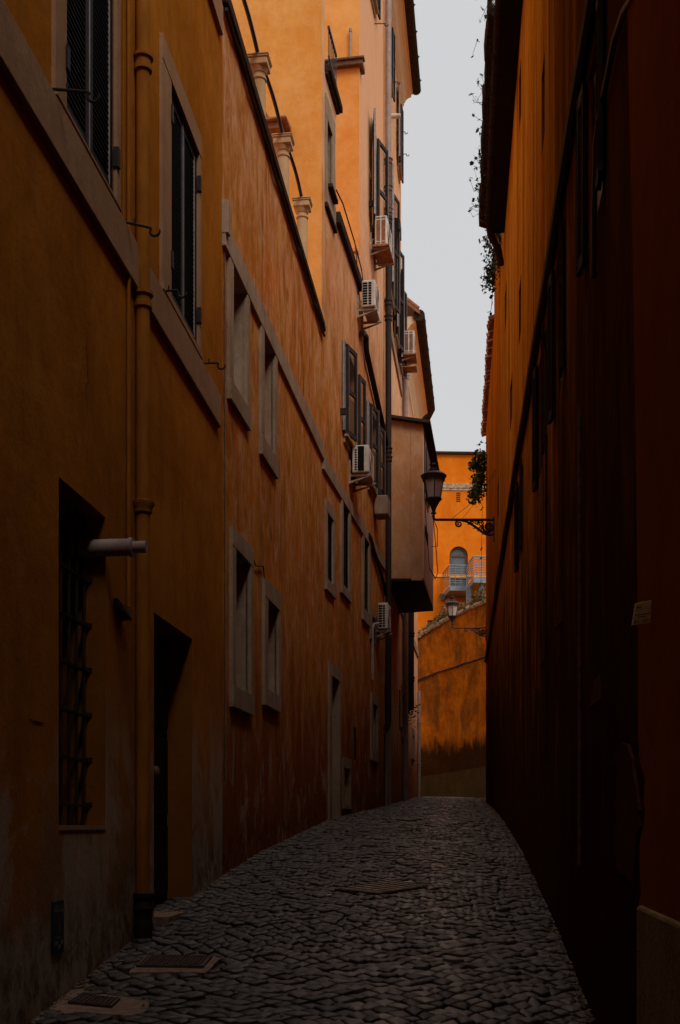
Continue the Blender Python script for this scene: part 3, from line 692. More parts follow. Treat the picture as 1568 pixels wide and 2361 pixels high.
# cornice extruded along the wall
def extrude(m, w, s0, s1, prof):
    n = len(prof); vs = [w.pt(s0, z, o) for o, z in prof] + [w.pt(s1, z, o) for o, z in prof]
    fs = [(i, (i + 1) % n, (i + 1) % n + n, i + n) for i in range(n)] + [tuple(reversed(range(n))), tuple(range(n, 2 * n))]
    return m.add(vs, fs)
m = MB(); extrude(m, WC, -1.5 + 1.52, c1 + .02, [(-.3, 18.60), (.02, 18.60), (.02, 18.66), (.045, 18.67), (.045, 18.74), (.07, 18.75), (.07, 18.80), (.09, 18.82), (.12, 18.88), (.17, 18.92), (.24, 18.94), (.24, 19.0), (.28, 19.0), (.28, 19.12), (-.3, 19.12)])
m.build('cornice', 'cornice_plaster', ctall)
m = MB(); m.tube([WC.pt(0.02, 19.10, .36), WC.pt(c1 + .03, 19.10, .36)], .115, 14)
for k in range(6): s = .4 + k * .85; m.tube([WC.pt(s, 19.10, .36), WC.pt(s + .03, 19.10, .36)], .122, 14); m.wbox(WC, s, s + .02, 19.1, 19.12, .46, .50)
m.build('gutter', 'coping_dark', ctall, smooth=True)
m = MB(); extrude(m, WC, .02, c1 + .06, [(.30, 19.18), (.30, 19.26), (-3.2, 20.8), (-3.2, 20.7)]); m.build('roof', 'roof_tile', ctall)
for px, py in ((898, 190), (917.5, 305), (921.5, 356)): hook(ctall, WC, min(sc_(px), c1 - .05), WC.z(px, py), .16, .0)
m = MB(); s = sc_(893); z = WC.z(893, 269); m.tube([WC.pt(s, z, 0), WC.pt(s, z, .22)], .05, 12); m.tube([WC.pt(s, z, .22), WC.pt(s, z, .27)], .04, 12)
single(m, 'flue_pipe', 'ac_casing', 'small white flue cap just right of the rusty part of the tall downpipe', 'flue pipe', smooth=True)
aircon(WC, 930, 763, 816, 25, 2, 'most distant air conditioner, on a rusty bracket below the hipped gutter', 3, depth=.5, mount=921)
m = MB(); s = WC.s_y(24.9); z = WC.z(897, 480); m.wbox(WC, s, s + .5, z - .12, z + .14, .0, .18); m.build('meter_box', 'brown_shutter', ctall, bevel=.01)
# projecting bay
def C(px, Y, z): return Vector(((px - PX) / F * Y, Y, z))
b0 = C(893, 23.8, 0); b1 = C(975, 23.8, 0); b2 = C(998, 27.1, 0); b3 = WC.pt(WC.s_y(27.4), 0)
zb, zt = 6.62, 9.85
def V(p, z): return Vector((p.x, p.y, z))
m = MB(); m.hexa([V(b0, zb), V(b1, zb), V(b2, zb), V(b3, zb), V(b0, zt), V(b1, zt - .1), V(b2, zt - .1), V(b3, zt)])
bay = m.build('projecting_bay', 'bay_plaster', ctall)
wF = Wall(b0.x, b0.y, 1, 0, left=True); L_ = b1.x - b0.x
m = MB(); m.wbox(wF, L_ * .665, L_ * .675, zb, zt - .12, -.01, .012); m.wbox(wF, L_ * .675, L_, zb - .04, zt - .15, -.01, .008); m.build('edge_strip', 'bay_plaster', bay)
e = .09; u = (b2 - b1).normalized(); nn = Vector((u.y, -u.x, 0))
r1 = b1 + nn * .16 - u * .12; r2 = b2 + nn * .16 + u * .12; r0 = b0 - u * .12; r3 = b3 + u * .12
m = MB(); m.hexa([V(r0, zt + .02), V(r1, zt - .12), V(r2, zt - .12), V(r3, zt + .02), V(r0, zt + .07), V(r1, zt - .06), V(r2, zt - .06), V(r3, zt + .07)]); m.build('bay_roof', 'coping_dark', bay)
wR = Wall(b1.x, b1.y, u.x, u.y)
m = MB(); m.wbox(wR, .3, 1.5, 8.35, 9.5, .012, .03); m.mat(1).wbox(wR, .4, .88, 8.42, 9.42, .031, .05).wbox(wR, .92, 1.4, 8.42, 9.42, .031, .05); m.build('bay_window', ['shutter_edge', 'dark_void'], bay)
m = MB(); m.hexa([V(b0, zb - .06), V(b1 + nn * .01, zb - .06), V(b2 + nn * .01, zb - .06), V(b3, zb - .06), V(b0, zb - .001), V(b1 + nn * .01, zb - .001), V(b2 + nn * .01, zb - .001), V(b3, zb - .001)]); m.build('soffit', 'black_wood', bay)
m = MB(); m.wbox(wR, .003, (b2 - b1).length - .003, zb + .01, zt - .16, .0, .012); m.build('side_panel', 'pale_side', bay)
# cables looped on the bay
m = MB()
for k in range(7):
    zz = 7.75 - k * .03
    m.tube([wR.pt(.15 + .55 * i / 8, zz - (.16 + .012 * k) * math.sin(math.pi * i / 8), .03 + .05 * math.sin(math.pi * i / 8)) for i in range(9)], .006, 5)
m.tube([wR.pt(.2, 9.6, .02), wR.pt(.2, 8.4, .02), wR.pt(.35, 7.7, .05), wR.pt(.8, 7.3, .06), wR.pt(1.3, 7.1, .05)], .008, 5)
m.tube([wR.pt(1.3, 7.1, .05), wR.pt(1.6, 6.95, .16), wR.pt(2.2, 7.2, .18), wR.pt(2.6, 7.8, .12), wR.pt(2.7, 8.6, .04)], .012, 5)
m.tube([wR.pt(2.7, 8.6, .02), wR.pt(2.7, 8.3, .14), wR.pt(2.7, 7.9, .14), wR.pt(2.7, 7.9, .0)], .01, 5)
single(m, 'coiled_cable', 'cable_black', 'black cables coiled in loops on the street side of the projecting bay', 'cable', smooth=True)

# ================================================================== LOW HOUSE WITH HIPPED GUTTER
low = thing('hipped_roof_house', WC.pt(WC.s_y(31), 2.3), 'pale orange house with tiled roof and dark corner gutter, farthest on the left', 'house')
hh = (sc_(950), sc_(953), 3.6, 4.1); hw = (WC.s_y(30.2), WC.s_y(30.9), 10.2, 11.6)
m = MB(); facade(m, WC, c1 + .002, c2, -2, 13.4, [hg, hh, hw]); body(m, WC, c1 + .002, c2, -2, 13.4, 13.4, 6.5); m.build('wall', 'pinkish_plaster', low)
blind(WC, low, hg, (sc_(917.5) if sc_(917.5) > c1 else c1 + .01, sc_(928.5) + .5, 3.7, 4.95), 'dark_void', .1)
blind(WC, low, hh, (sc_(948.8), sc_(954.4), 3.42, 4.28), 'dark_void', .1)
open_window(WC, low, hw, .5, R(10), R(14))
m = MB(); m.wbox(WC, c1 + .01, c2, 6.62, 6.84, -.02, .035); m.build('string_course', 'travertine', low, bevel=.004)
ze = 13.78; s1_ = WC.s_y(34.3)
m = MB(); extrude(m, WC, c1 + .15, s1_, [(-.2, ze - .75), (.015, ze - .75), (.03, ze - .62), (.06, ze - .55), (.12, ze - .34), (.22, ze - .2), (.34, ze - .12), (.34, ze), (-.2, ze)]); m.build('cove', 'cornice_plaster', low)
m = MB(); m.tube([WC.pt(c1 + .1, ze, .42), WC.pt(s1_, ze, .42), WC.pt(WC.s_y(36.2), ze, .0), WC.pt(WC.s_y(37.5), ze, -.8)], .14, 12)
for k in range(7): s = c1 + .5 + k * .85; m.tube([WC.pt(s, ze, .42), WC.pt(s + .03, ze, .42)], .15, 12)
m.build('gutter', 'coping_dark', low, smooth=True)
m = MB(); m.add([WC.pt(c1 + .05, ze + .08, .44), WC.pt(s1_ + .1, ze + .08, .44), WC.pt(s1_ - 2, ze + 2.2, -2.1), WC.pt(c1 + .05, ze + 2.2, -2.1), WC.pt(c1 + .05, ze + .0, .44), WC.pt(s1_ + .1, ze + .0, .44), WC.pt(s1_ - 2, ze + 2.1, -2.1), WC.pt(c1 + .05, ze + 2.1, -2.1)],
    [(0, 1, 2, 3), (7, 6, 5, 4), (0, 3, 7, 4), (0, 4, 5, 1), (1, 5, 6, 2)])
for k in range(16):
    a = c1 + .12 + k * .4; m.tube([WC.pt(a, ze + .16, .40), WC.pt(a, ze + 2.2, -2.0)], .06, 8)
m.build('roof', 'roof_tile', low)
downpipe(low, WC, WC.s_y(28.25), [2, 13.3], .07, 'pale_pipe', .08, (9.2, 12.4)); 
s = WC.s_y(34.9); downpipe(low, WC, s, [2.3, 5.6], .045, 'pale_pipe', .06, (3.4, 4.6))
s = sc_(931.5); downpipe(low, WC, s, [4.45, 8.2], .16, 'dark_iron', .09, (5.2, 6.3), name='black_stack')
m = MB(); o0 = WC.pt(s, 4.4, .1)
for i in range(140):
    c = o0 + Vector((random.gauss(0, .12), random.gauss(0, .12), random.gauss(0, .16))); a = random.random() * 6.28; l = .05
    d = Vector((math.cos(a), math.sin(a), random.uniform(-.6, .6))) * l; e2 = Vector((-math.sin(a), math.cos(a), random.uniform(-.5, .5))) * l * .6
    m.quad(c - d, c + e2, c + d, c - e2)
single(m, 'fern_tuft', 'leaf_dark', 'dark fern tuft growing at the foot of the black stack under the bay', 'plant')
# coverings of the far street side: pale conduit at the corner
# ================================================================== FAR ORANGE HOUSE
WFp = C(985, 50, 0); far = thing('far_orange_house', (5.0, 50, 3), 'bright orange house closing the lane, with an arched window and grey steel balcony', 'house')
wX = Wall(WFp.x, WFp.y, 1, .04, left=True)
if wX.ny > 0: wX.nx, wX.ny = -wX.nx, -wX.ny
fx = wX.s_at
zf = lambda px, py: wX.z(px, py)
ar = (fx(1036.5), fx(1079), zf(1058, 1352), zf(1058, 1281))
sw = (fx(985.8), fx(997), zf(990, 1460), zf(990, 1430))
sw2 = (fx(1057), fx(1064), zf(1060, 1384), zf(1060, 1371))
cx = (ar[0] + ar[1]) / 2; rA = (ar[1] - ar[0]) / 2; zT = ar[3] + rA
m = MB(); facade(m, wX, -9, 14, -1, 17.45, [(ar[0], ar[1], ar[2], zT), sw])
N = 16
arc = [(cx - rA * math.cos(math.pi * i / N), ar[3] + rA * math.sin(math.pi * i / N)) for i in range(N + 1)]
for i in range(N):
    (a, za), (b, zb_) = arc[i], arc[i + 1]; m.quad(wX.pt(a, za), wX.pt(b, zb_), wX.pt(b, zT), wX.pt(a, zT))
body(m, wX, -9, 14, -1, 17.45, 17.45, 9); m.build('wall', 'bright_orange_plaster', far)
m = MB(); m.wbox(wX, -9.1, 14.1, 17.45, 17.55, -1, .12); m.build('parapet_coping', 'coping_dark', far, bevel=.01)
m = MB(); zl = zf(1060, 1126); m.wbox(wX, -9, 14, zl, zl + .2, -.01, .05); m.wbox(wX, -9, 14, zl - .1, zl - .002, -.01, .03); m.build('ledge', 'old_tile', far, bevel=.01)
m = MB(); zl = zf(1010, 1331); m.wbox(wX, -9, 14, zl, zl + .11, -.01, .04); m.build('string_course', 'orange_plaster', far, bevel=.01)
m = MB()
for i in range(N):
    (a, za), (b, zb_) = arc[i], arc[i + 1]; m.quad(wX.pt(a, za, 0), wX.pt(b, zb_, 0), wX.pt(b, zb_, -.22), wX.pt(a, za, -.22))
m.quad(wX.pt(ar[0], ar[2]), wX.pt(ar[0], ar[3]), wX.pt(ar[0], ar[3], -.22), wX.pt(ar[0], ar[2], -.22)); m.quad(wX.pt(ar[1], ar[2]), wX.pt(ar[1], ar[3]), wX.pt(ar[1], ar[3], -.22), wX.pt(ar[1], ar[2], -.22))
aw = m.build('arched_window', 'bright_orange_plaster', far)
m = MB(); fr = .09
outer = [(ar[0], ar[2])] + arc + [(ar[1], ar[2])]
inner = [(ar[0] + fr, ar[2])] + [(cx - (rA - fr) * math.cos(math.pi * i / N), ar[3] + (rA - fr) * math.sin(math.pi * i / N)) for i in range(N + 1)] + [(ar[1] - fr, ar[2])]
for i in range(len(outer) - 1):
    p, q, r_, s_ = outer[i], outer[i + 1], inner[i + 1], inner[i]
    m.hexa([wX.pt(*p, -.22), wX.pt(*q, -.22), wX.pt(*r_, -.22), wX.pt(*s_, -.22), wX.pt(*p, -.12), wX.pt(*q, -.12), wX.pt(*r_, -.12), wX.pt(*s_, -.12)])
for z in (ar[3] - .02, ar[2] + .35): m.wbox(wX, ar[0] + fr, ar[1] - fr, z, z + .1, -.2, -.13)
m.build('frame', 'arch_frame', aw)
m = MB(); vs = [wX.pt(a, z, -.19) for a, z in inner]; m.add(vs, [tuple(range(len(vs)))]); m.build('pane', 'arch_glass', aw)
m = MB(); reveal(m, wX, sw, .2); w_ = m.build('window', 'bright_orange_plaster', far); MB().wbox(wX, sw[0], sw[1], sw[2], sw[3], -.24, -.2).build('pane', 'arch_glass', w_)
m = MB(); a, b = fx(1052), fx(1061.5)
for k in range(5): z = zf(1056, 1136 + k * 4.6); m.wbox(wX, a, b, z - .045, z, -.0, .006)
m.build('vent_slots', 'dark_void', far)
m = MB(); z = zf(1020, 1374); s = fx(1020); m.hexa([wX.pt(s - .06, z - .2, 0), wX.pt(s + .06, z - .2, 0), wX.pt(s + .06, z - .2, .1), wX.pt(s - .06, z - .2, .1), wX.pt(s - .14, z + .05, 0), wX.pt(s + .14, z + .05, 0), wX.pt(s + .14, z + .05, .25), wX.pt(s - .14, z + .05, .25)])
single(m, 'wall_lantern', 'steel_grey', 'small grey tapered wall light left of and below the steel balcony', 'wall light', bevel=.01)
# steel balcony
pa = C(1023, 50, 0); pb = C(1037, 48.6, 0); pc = C(1076, 48.7, 0); pd = C(1092, 47.0, 0); pe = C(1122, 47.1, 0)
bal = thing('steel_balcony', (5.2, 48.6, 11.6), 'grey steel balcony on posts in front of the arched window, with horizontal rails', 'balcony')
zr, zsl = 12.40, 11.55
path = [pa, pb, pc, pd, pe]
m = MB()
for a, b in zip(path, path[1:]):
    a2, b2 = a, b
    for k in range(8): z = zr - k * .105; m.tube([V(a2, z), V(b2, z)], .028 if k == 0 else .017, 6)
for p in (pb, pc, pd): m.tube([V(p, zsl - .1), V(p, zr)], .03, 6)
for a, b, n in ((pa, pb, 2), (pb, pc, 2), (pc, pd, 2), (pd, pe, 3)):
    for k in range(1, n + 1): q = a.lerp(b, k / (n + 1)); m.tube([V(q, zsl), V(q, zr)], .014, 5)
m.build('railing', 'steel_grey', bal)
m = MB(); pw = C(1080, 50.1, 0); m.add([V(pa, zsl), V(pb, zsl), V(pc, zsl), V(pd, zsl), V(pe, zsl), V(C(1122, 50.1, 0), zsl), V(pa, zsl - .2), V(pb, zsl - .2), V(pc, zsl - .2), V(pd, zsl - .2), V(pe, zsl - .2), V(C(1122, 50.1, 0), zsl - .2)],
    [(0, 1, 2, 3, 4, 5), (11, 10, 9, 8, 7, 6)] + [(i, i + 1, i + 7, i + 6) for i in range(5)]); m.build('platform', 'steel_grey', bal)
for p, w2 in ((C(1080.5, 48.0, 0), .1), (C(1110.5, 47.3, 0), .07)):
    m = MB().box(p.x - w2, p.x + w2, p.y - .08, p.y + .08, 2.4, zsl - .2); m.build('post', 'steel_grey', bal)

# ================================================================== GARDEN WALL
gw = thing('garden_wall', (3.6, 41, 2.6), 'curved stained ochre wall with tile coping, facing down the lane at its far end', 'wall')
pts = []; NG = 28
for i in range(NG + 1):
    u = i / NG; px = 940 + (1150 - 940) * u; Y = 43.2 - 3.6 * (max(0, u - .1) / .9) ** 1.6
    pyt = 1483 - (1483 - 1377) * u - 8 * math.sin(math.pi * u)
    pts.append((Vector(((px - PX) / F * Y, Y, 0)), EYE + (HY - pyt) / F * Y))
m = MB()
for (a, za), (b, zb_) in zip(pts, pts[1:]):
    m.quad(V(a, 1.5), V(b, 1.5), V(b, zb_), V(a, za)); off = Vector((0, .4, 0)); m.quad(V(a + off, 1.5), V(b + off, 1.5), V(b + off, zb_), V(a + off, za)); m.quad(V(a, za), V(b, zb_), V(b + off, zb_), V(a + off, za))
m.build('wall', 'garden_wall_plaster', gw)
m = MB()
for (a, za), (b, zb_) in zip(pts, pts[1:]):
    for t_ in (0, .5):
        p = a.lerp(b, t_ + .1); q = a.lerp(b, t_ + .4); zz = za + (zb_ - za) * t_
        j = random.uniform(-.02, .02)
        m.tube([V((p + q) / 2 + Vector((0, -.10, 0)), zz + .02 + j), V((p + q) / 2 + Vector((0, .2, 0)), zz + .10 + j)], .075, 7)
m.build('tile_coping', 'old_tile', gw)
m = MB()
for (a, za), (b, zb_) in zip(pts, pts[1:]):
    o_ = Vector((0, -.05, 0)); h1, h2 = 3.34 + .12 * (a.x - 2.5), 3.34 + .12 * (b.x - 2.5)
    m.hexa([V(a + o_, 1.5), V(b + o_, 1.5), V(b, 1.5), V(a, 1.5), V(a + o_, h1), V(b + o_, h2), V(b, h2), V(a, h1)])
m.build('plinth', 'plinth_render', gw)
wG = thing('weeds', (3.6, 41, 8.6), 'dry weeds and grass growing along the tiled top of the ochre garden wall', 'weeds'); wG['kind'] = 'stuff'
m = MB(); m2 = MB()
for i in range(420):
    u = random.random() ** .9; k = min(NG - 1, int(u * NG)); (a, za), (b, zb_) = pts[k], pts[k + 1]
    f = u * NG - k; p = a.lerp(b, f); z = za + (zb_ - za) * f
    tall_ = .25 + .55 * math.exp(-((u - .45) / .12) ** 2) + .45 * math.exp(-((u - .78) / .07) ** 2)
    h = random.uniform(.3, 1) * tall_; lean = Vector((random.gauss(0, .12), random.gauss(0, .1), 0)) * h * 2
    base = V(p + Vector((0, random.uniform(-.1, .3), 0)), z)
    tgt = m if random.random() < .85 else m2
    tgt.tube([base, base + lean * .4 + Vector((0, 0, h * .6)), base + lean + Vector((0, 0, h))], [.006, .005, .002], 3, False)
    for _ in range(5):
        c = base + lean * random.random() + Vector((random.gauss(0, .04), random.gauss(0, .04), h * random.uniform(.3, 1))); d = Vector((random.gauss(0, .03), random.gauss(0, .02), random.gauss(0, .03))); e = Vector((random.gauss(0, .02), random.gauss(0, .02), random.gauss(0, .02)))
        tgt.quad(c - d, c + e, c + d, c - e)
m.build('dry_stalks', 'dry_weed', wG); m2.build('leaves', 'leaf_green', wG)
# cable on garden wall
cp = []
for i in range(20):
    u = i / 19; px = 958 + (1128 - 958) * u; py = 1572 - 60 * u ** .85 + random.uniform(-1, 1)
    k = (px - 940) / 210; Y = 43.2 - 3.6 * (max(0, k - .1) / .9) ** 1.6 - .05
    cp.append(Vector(((px - PX) / F * Y, Y, EYE + (HY - py) / F * Y)))
single(MB().tube(cp, .025, 6), 'wall_cable', 'cable_black', 'dark cable running slantwise across the ochre garden wall', 'cable', smooth=True)

# ================================================================== RIGHT SIDE
rh = thing('streaked_house', WG.pt(WG.s_y(12), 1.4), 'dark streaked orange house filling the right side of the lane', 'house')
gy = WG.s_y
def gh_(px0, px1, z0, z1): a, b = sorted((WG.s_at(px0), WG.s_at(px1))); return (a, b, z0, z1)
big = [gh_(1389, 1357, 4.55, 5.42), gh_(1299, 1282, 4.45, 5.40), gh_(1257, 1243, 4.45, 5.40), gh_(1205, 1197, 4.45, 5.35)]
small = [gh_(1256, 1249, 6.95, 7.58), gh_(1201.6, 1196.5, 6.85, 7.45), gh_(1181, 1176, 6.65, 7.2), gh_(1201.5, 1197, 9.15, 9.75), gh_(1168, 1164, 8.6, 9.1),
         gh_(1150, 1147, 6.7, 7.3)]
door_h = [gh_(1318, 1300, -1, 3.0), gh_(1420, 1392, 1.95, 3.6)]
g0, g1, g2, g3 = gy(-12), gy(16.8), gy(21.5), gy(27.8)
m = MB(); facade(m, WG, g0, g3, -5, 11.5, big + small + [(g0, g1, 10.1, 12), (g2, g3, 10.9, 12)])
WGb = WG
def bodyR(m, w, a, b, z0, z1, d): body(m, w, a, b, z0, z1, z1, d)
bodyR(m, WG, g0, g1, -5, 10.1, 8); bodyR(m, WG, g1 + .002, g2, -5, 11.5, 7.5); bodyR(m, WG, g2 + .002, g3, -5, 10.9, 7); bodyR(m, WG2, 0, 13, -3, 8.6, 3)
m.quad(WG2.pt(0, -3), WG2.pt(13, -3), WG2.pt(13, 8.6), WG2.pt(0, 8.6))
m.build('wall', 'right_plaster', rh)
def dark_window(h, lw, a1, a2, mat='black_wood'):
    m = MB(); reveal(m, WG, h, .06); o = m.build('window', 'dark_red_plaster', rh)
    MB().wbox(WG, h[0], h[1], h[2], h[3], -.05, -.02).build('pane', 'dark_void', o)
    if lw: leaf(o, WG, h[0], h[2], h[3], lw, -1, a1, mat, .006, 'coping_dark', 1, thick=.025); leaf(o, WG, h[1], h[2] - .05, h[3], lw, 1, a2, mat, .006, 'coping_dark', 1, thick=.025)
for h in big: dark_window(h, .16, R(3), R(5))
for h in small: dark_window(h, 0, 0, 0)
# cornice-like cable moulding
m = MB()
pts_ = [(gy(y), 5.55 + .02 * math.sin(y * 2.1) + (.0 if y < 12 else -.01 * (y - 12))) for y in [3.2 + .8 * i for i in range(31)]]
m.tube([WG.pt(s, z, .03) for s, z in pts_], .035, 8); m.tube([WG.pt(s + .05, z + .035, .045) for s, z in pts_], .012, 6)
single(m, 'cable_bundle', 'cable_black', 'thick black cable bundle running along the streaked right-hand wall', 'cable', smooth=True)
m = MB(); m.tube([WG.pt(WG.s_at(px), WG.z(px, py), .02) for px, py in ((1478, -20), (1450, 25), (1428, 90), (1412, 170), (1395, 250), (1384, 320), (1381, 420), (1378, 640))], .014, 6)
single(m, 'sagging_cable', 'cable_black', 'thin black cable hanging in a curve down the near part of the right-hand wall', 'cable', smooth=True)
MB().tube([WG.pt(WG.s_at(1347), WG.z(1347, 935), .025), WG.pt(WG.s_at(1347), WG.z(1347, 1995), .025)], .010, 8).build('conduit', 'rust_iron', rh, smooth=True)
MB().tube([WG.pt(WG.s_at(1266), WG.z(1266, 1000), .02), WG.pt(WG.s_at(1266), WG.z(1266, 1760), .02)], .010, 6).build('conduit', 'coping_dark', rh, smooth=True)
def patch(m, w, poly, o): m.add([w.pt(*w.hit(px, py), o) for px, py in poly] + [w.pt(*w.hit(px, py), .0) for px, py in poly], [tuple(range(len(poly)))] + [(i, (i + 1) % len(poly), (i + 1) % len(poly) + len(poly), i + len(poly)) for i in range(len(poly))])
rj = random.Random(8); m = MB()
pp = []
q_ = [(1423, 1745), (1436, 1715), (1452, 1712), (1462, 1740), (1470, 1790), (1478, 1850), (1480, 1905), (1472, 1955), (1468, 2030), (1430, 2010), (1422, 1930), (1429, 1900), (1424, 1850), (1430, 1790)]
for (x0, y0), (x1, y1) in zip(q_, q_[1:] + q_[:1]):
    for f in (0, .3, .6): pp.append((x0 + (x1 - x0) * f + rj.uniform(-2, 2), y0 + (y1 - y0) * f + rj.uniform(-6, 6)))
patch(m, WG, pp, .012)
m.build('broken_plaster', 'broken_mortar', rh)
rj = random.Random(5)
def rag(poly, k=3, a=5):
    out = []
    for (x0, y0), (x1, y1) in zip(poly, poly[1:] + poly[:1]):
        for q in range(k): f = q / k; out.append((x0 + (x1 - x0) * f + rj.uniform(-a, a) * .35, y0 + (y1 - y0) * f + rj.uniform(-a, a)))
    return out
for i, (poly, lab) in enumerate((([(1362, 1578), (1386, 1554), (1386, 1612), (1362, 1632)], 'largest torn brown paper notice, low on the dark right-hand wall'),
                            ([(1280, 1412), (1298, 1380), (1298, 1432), (1280, 1452)], 'brown paper notice higher up on the right-hand wall, left of the pale conduit'),
                            ([(1247, 1500), (1256, 1472), (1256, 1520), (1247, 1540)], 'smallest and farthest scrap of paper on the dark right-hand wall'))):
    m = MB(); patch(m, WG, poly, .006); single(m, 'paper_notice', 'paper', lab, 'notice', 'paper notices on the right-hand wall')
# rear roof, eave, gutter
m = MB(); extrude(m, WG, gy(-12), g1, [(-.3, 10.1), (.20, 10.1), (.22, 10.18), (.22, 10.24), (-3, 11.6), (-3, 11.4)]); m.build('eaves', 'black_wood', rh)
m = MB(); a, b = gy(12.45), gy(16.85)
m.wbox(WG, a, b, 10.26, 10.34, -.1, .345); m.wbox(WG, a, b, 10.341, 10.45, .30, .345); rq = random.Random(4); s_ = a
while s_ < b - .1:
    d_ = rq.uniform(.10, .32); e_ = rq.uniform(.0, .03)
    m.hexa([WG.pt(s_, 10.20 - e_, .20), WG.pt(s_ + d_, 10.20 - e_ * .5, .20), WG.pt(s_ + d_, 10.25, .345 + e_), WG.pt(s_, 10.25, .345 + e_ * .6), WG.pt(s_, 10.262, .20), WG.pt(s_ + d_, 10.262, .20), WG.pt(s_ + d_, 10.44, .352 + e_), WG.pt(s_, 10.44, .352 + e_ * .6)]); s_ += d_ + .01
m.build('projecting_gutter_board', 'coping_dark', rh, bevel=.01)
m = MB(); m.tube([WG.pt(gy(3), 10.16, .235), WG.pt(gy(16.5), 10.16, .235), WG.pt(gy(16.8), 10.1, .20), WG.pt(gy(17.0), 9.95, .08), WG.pt(gy(17.05), 9.75, .04)], .05, 12)
for k in range(9):
    s = gy(11.0 + k * .65); m.tube([WG.pt(s, 10.16 + .075 * math.sin(q), .235 + .075 * math.cos(q)) for q in [i * math.pi / 6 for i in range(13)]], .007, 5)
m.tube([WG.pt(gy(12.5), 10.2, .28), WG.pt(gy(15.2), 10.2, .28)], .012, 6)
m.build('gutter', 'coping_dark', rh, smooth=True)
m = MB()
for i in range(34):
    Y = 21.6 + i * .19; zz = 10.92 + random.uniform(-.01, .02); w_ = WG.pt(gy(Y), zz, 0)
    m.tube([WG.pt(gy(Y), zz + .0, .10 + random.uniform(-.015, .015)), WG.pt(gy(Y), zz + .14, -.35)], .07, 7)
m.build('eaves_tiles', 'roof_tile', rh)
m = MB(); extrude(m, WG, g1 + .01, g2, [(-.3, 11.5), (.05, 11.5), (.05, 11.6), (-3, 12.4), (-3, 12.3)]); m.build('roof_edge', 'roof_tile', rh)

# near plain wall on the right
nh = thing('dark_red_house', WG.pt(WG.s_y(3.5), .4), 'smooth dark red wall at the right edge, standing on a rough stone base', 'house')
WH = Wall(WG.pt(0, 0, .022).x, WG.pt(0, 0, .022).y, .1004, 1, left=False)
edge = [(1446, -200), (1447, 35), (1452, 300), (1459, 590), (1464, 900), (1468, 1180), (1470, 1400), (1471, 1690), (1475, 1755), (1481, 1775), (1487, 1800), (1484, 1850), (1488, 1872), (1483, 1905), (1474, 1945), (1475, 2010), (1478, 2060), (1472, 2086)]
E2 = [(WH.s_at(px), WH.z(px, py)) for px, py in edge]
m = MB(); w = WG; o = .022; zlo, zhi = -5, 10.0
prof = [(E2[0][0], zhi)] + E2 + [(E2[-1][0], zlo)]
for (a, za), (b, zb_) in zip(prof, prof[1:]):
    m.quad(w.pt(g0 + .1, za, o), w.pt(a, za, o), w.pt(b, zb_, o), w.pt(g0 + .1, zb_, o)); m.quad(w.pt(a, za, o), w.pt(a, za, .001), w.pt(b, zb_, .001), w.pt(b, zb_, o))
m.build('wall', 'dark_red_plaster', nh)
WK = Wall(WG.pt(0, 0, .04).x, WG.pt(0, 0, .04).y, .1004, 1, left=False)
m = MB(); sE = WK.s_at(1467); zd = WK.z(1469, 2088)
m.hexa([w.pt(g0, -4.5, .001), w.pt(sE, -1, .001), w.pt(sE, -1, .042), w.pt(g0, -4.5, .042), w.pt(g0, zd, .001), w.pt(sE, zd, .001), w.pt(sE, zd, .04), w.pt(g0, zd, .04)])
m.build('stone_base', 'dado_stone', nh, bevel=.012)
# sign hanging off the edge
t0 = WG.s_at(1474); base = WG.pt(t0, 0, .03); Y = 3.95
def S(px, py, Yo=0): return Vector(((px - PX) / F * (Y + Yo), Y + Yo, EYE + (HY - py) / F * (Y + Yo)))
c4 = [S(1457.5, 1442, -.03), S(1499.5, 1436, -.02), S(1505, 1383, -.02), S(1465, 1391, -.03)]
nrm = (c4[1] - c4[0]).cross(c4[3] - c4[0]).normalized()
if nrm.y > 0: nrm = -nrm
m = MB(); m.hexa([c4[0], c4[1], c4[1] - nrm * .006, c4[0] - nrm * .006, c4[3], c4[2], c4[2] - nrm * .006, c4[3] - nrm * .006])
# back bracket tying it to the wall
m.tube([(c4[1] + c4[2]) / 2 - nrm * .006, WG.pt(WG.s_y(4.02), ((c4[1] + c4[2]) / 2).z, .0)], .008, 6)
cen = sum(m.v[i][0] for i in range(8)) / 8
sg = thing('metal_sign', c4[0], 'small tilted metal plate with red lettering, fixed to the dark red wall', 'sign')
m.build('plate', 'sign_plate', sg, bevel=.001)
ux = (c4[1] - c4[0]); uy = (c4[3] - c4[0])
def sp(u, v, d=.0015): return c4[0] + ux * u + uy * v + nrm * d
m = MB()
def bar(u0, u1, v0, v1): m.quad(sp(u0, v0), sp(u1, v0), sp(u1, v1), sp(u0, v1))
bar(.08, .45, .66, .675); bar(.85, .88, .52, .80)
for i in range(14): bar(.10 + i * .058, .145 + i * .058, .42, .47)
for i in range(9): bar(.24 + i * .058, .285 + i * .058, .31, .36)
for i in range(5): bar(.10 + i * .05, .14 + i * .05, .74 + .02 * (i % 2), .83)
m.build('small_print', 'sign_red', sg)
cu = bpy.data.curves.new('t', 'FONT'); cu.body = '800 - 138336'; cu.size = 1; cu.extrude = 0
to = bpy.data.objects.new('t', cu); COL.objects.link(to)
bpy.context.view_layer.update()
me = bpy.data.meshes.new_from_object(to.evaluated_get(bpy.context.evaluated_depsgraph_get())); bpy.data.objects.remove(to)
xs = [v.co.x for v in me.vertices]; ys = [v.co.y for v in me.vertices]; x0, x1, y0, y1 = min(xs), max(xs), min(ys), max(ys)
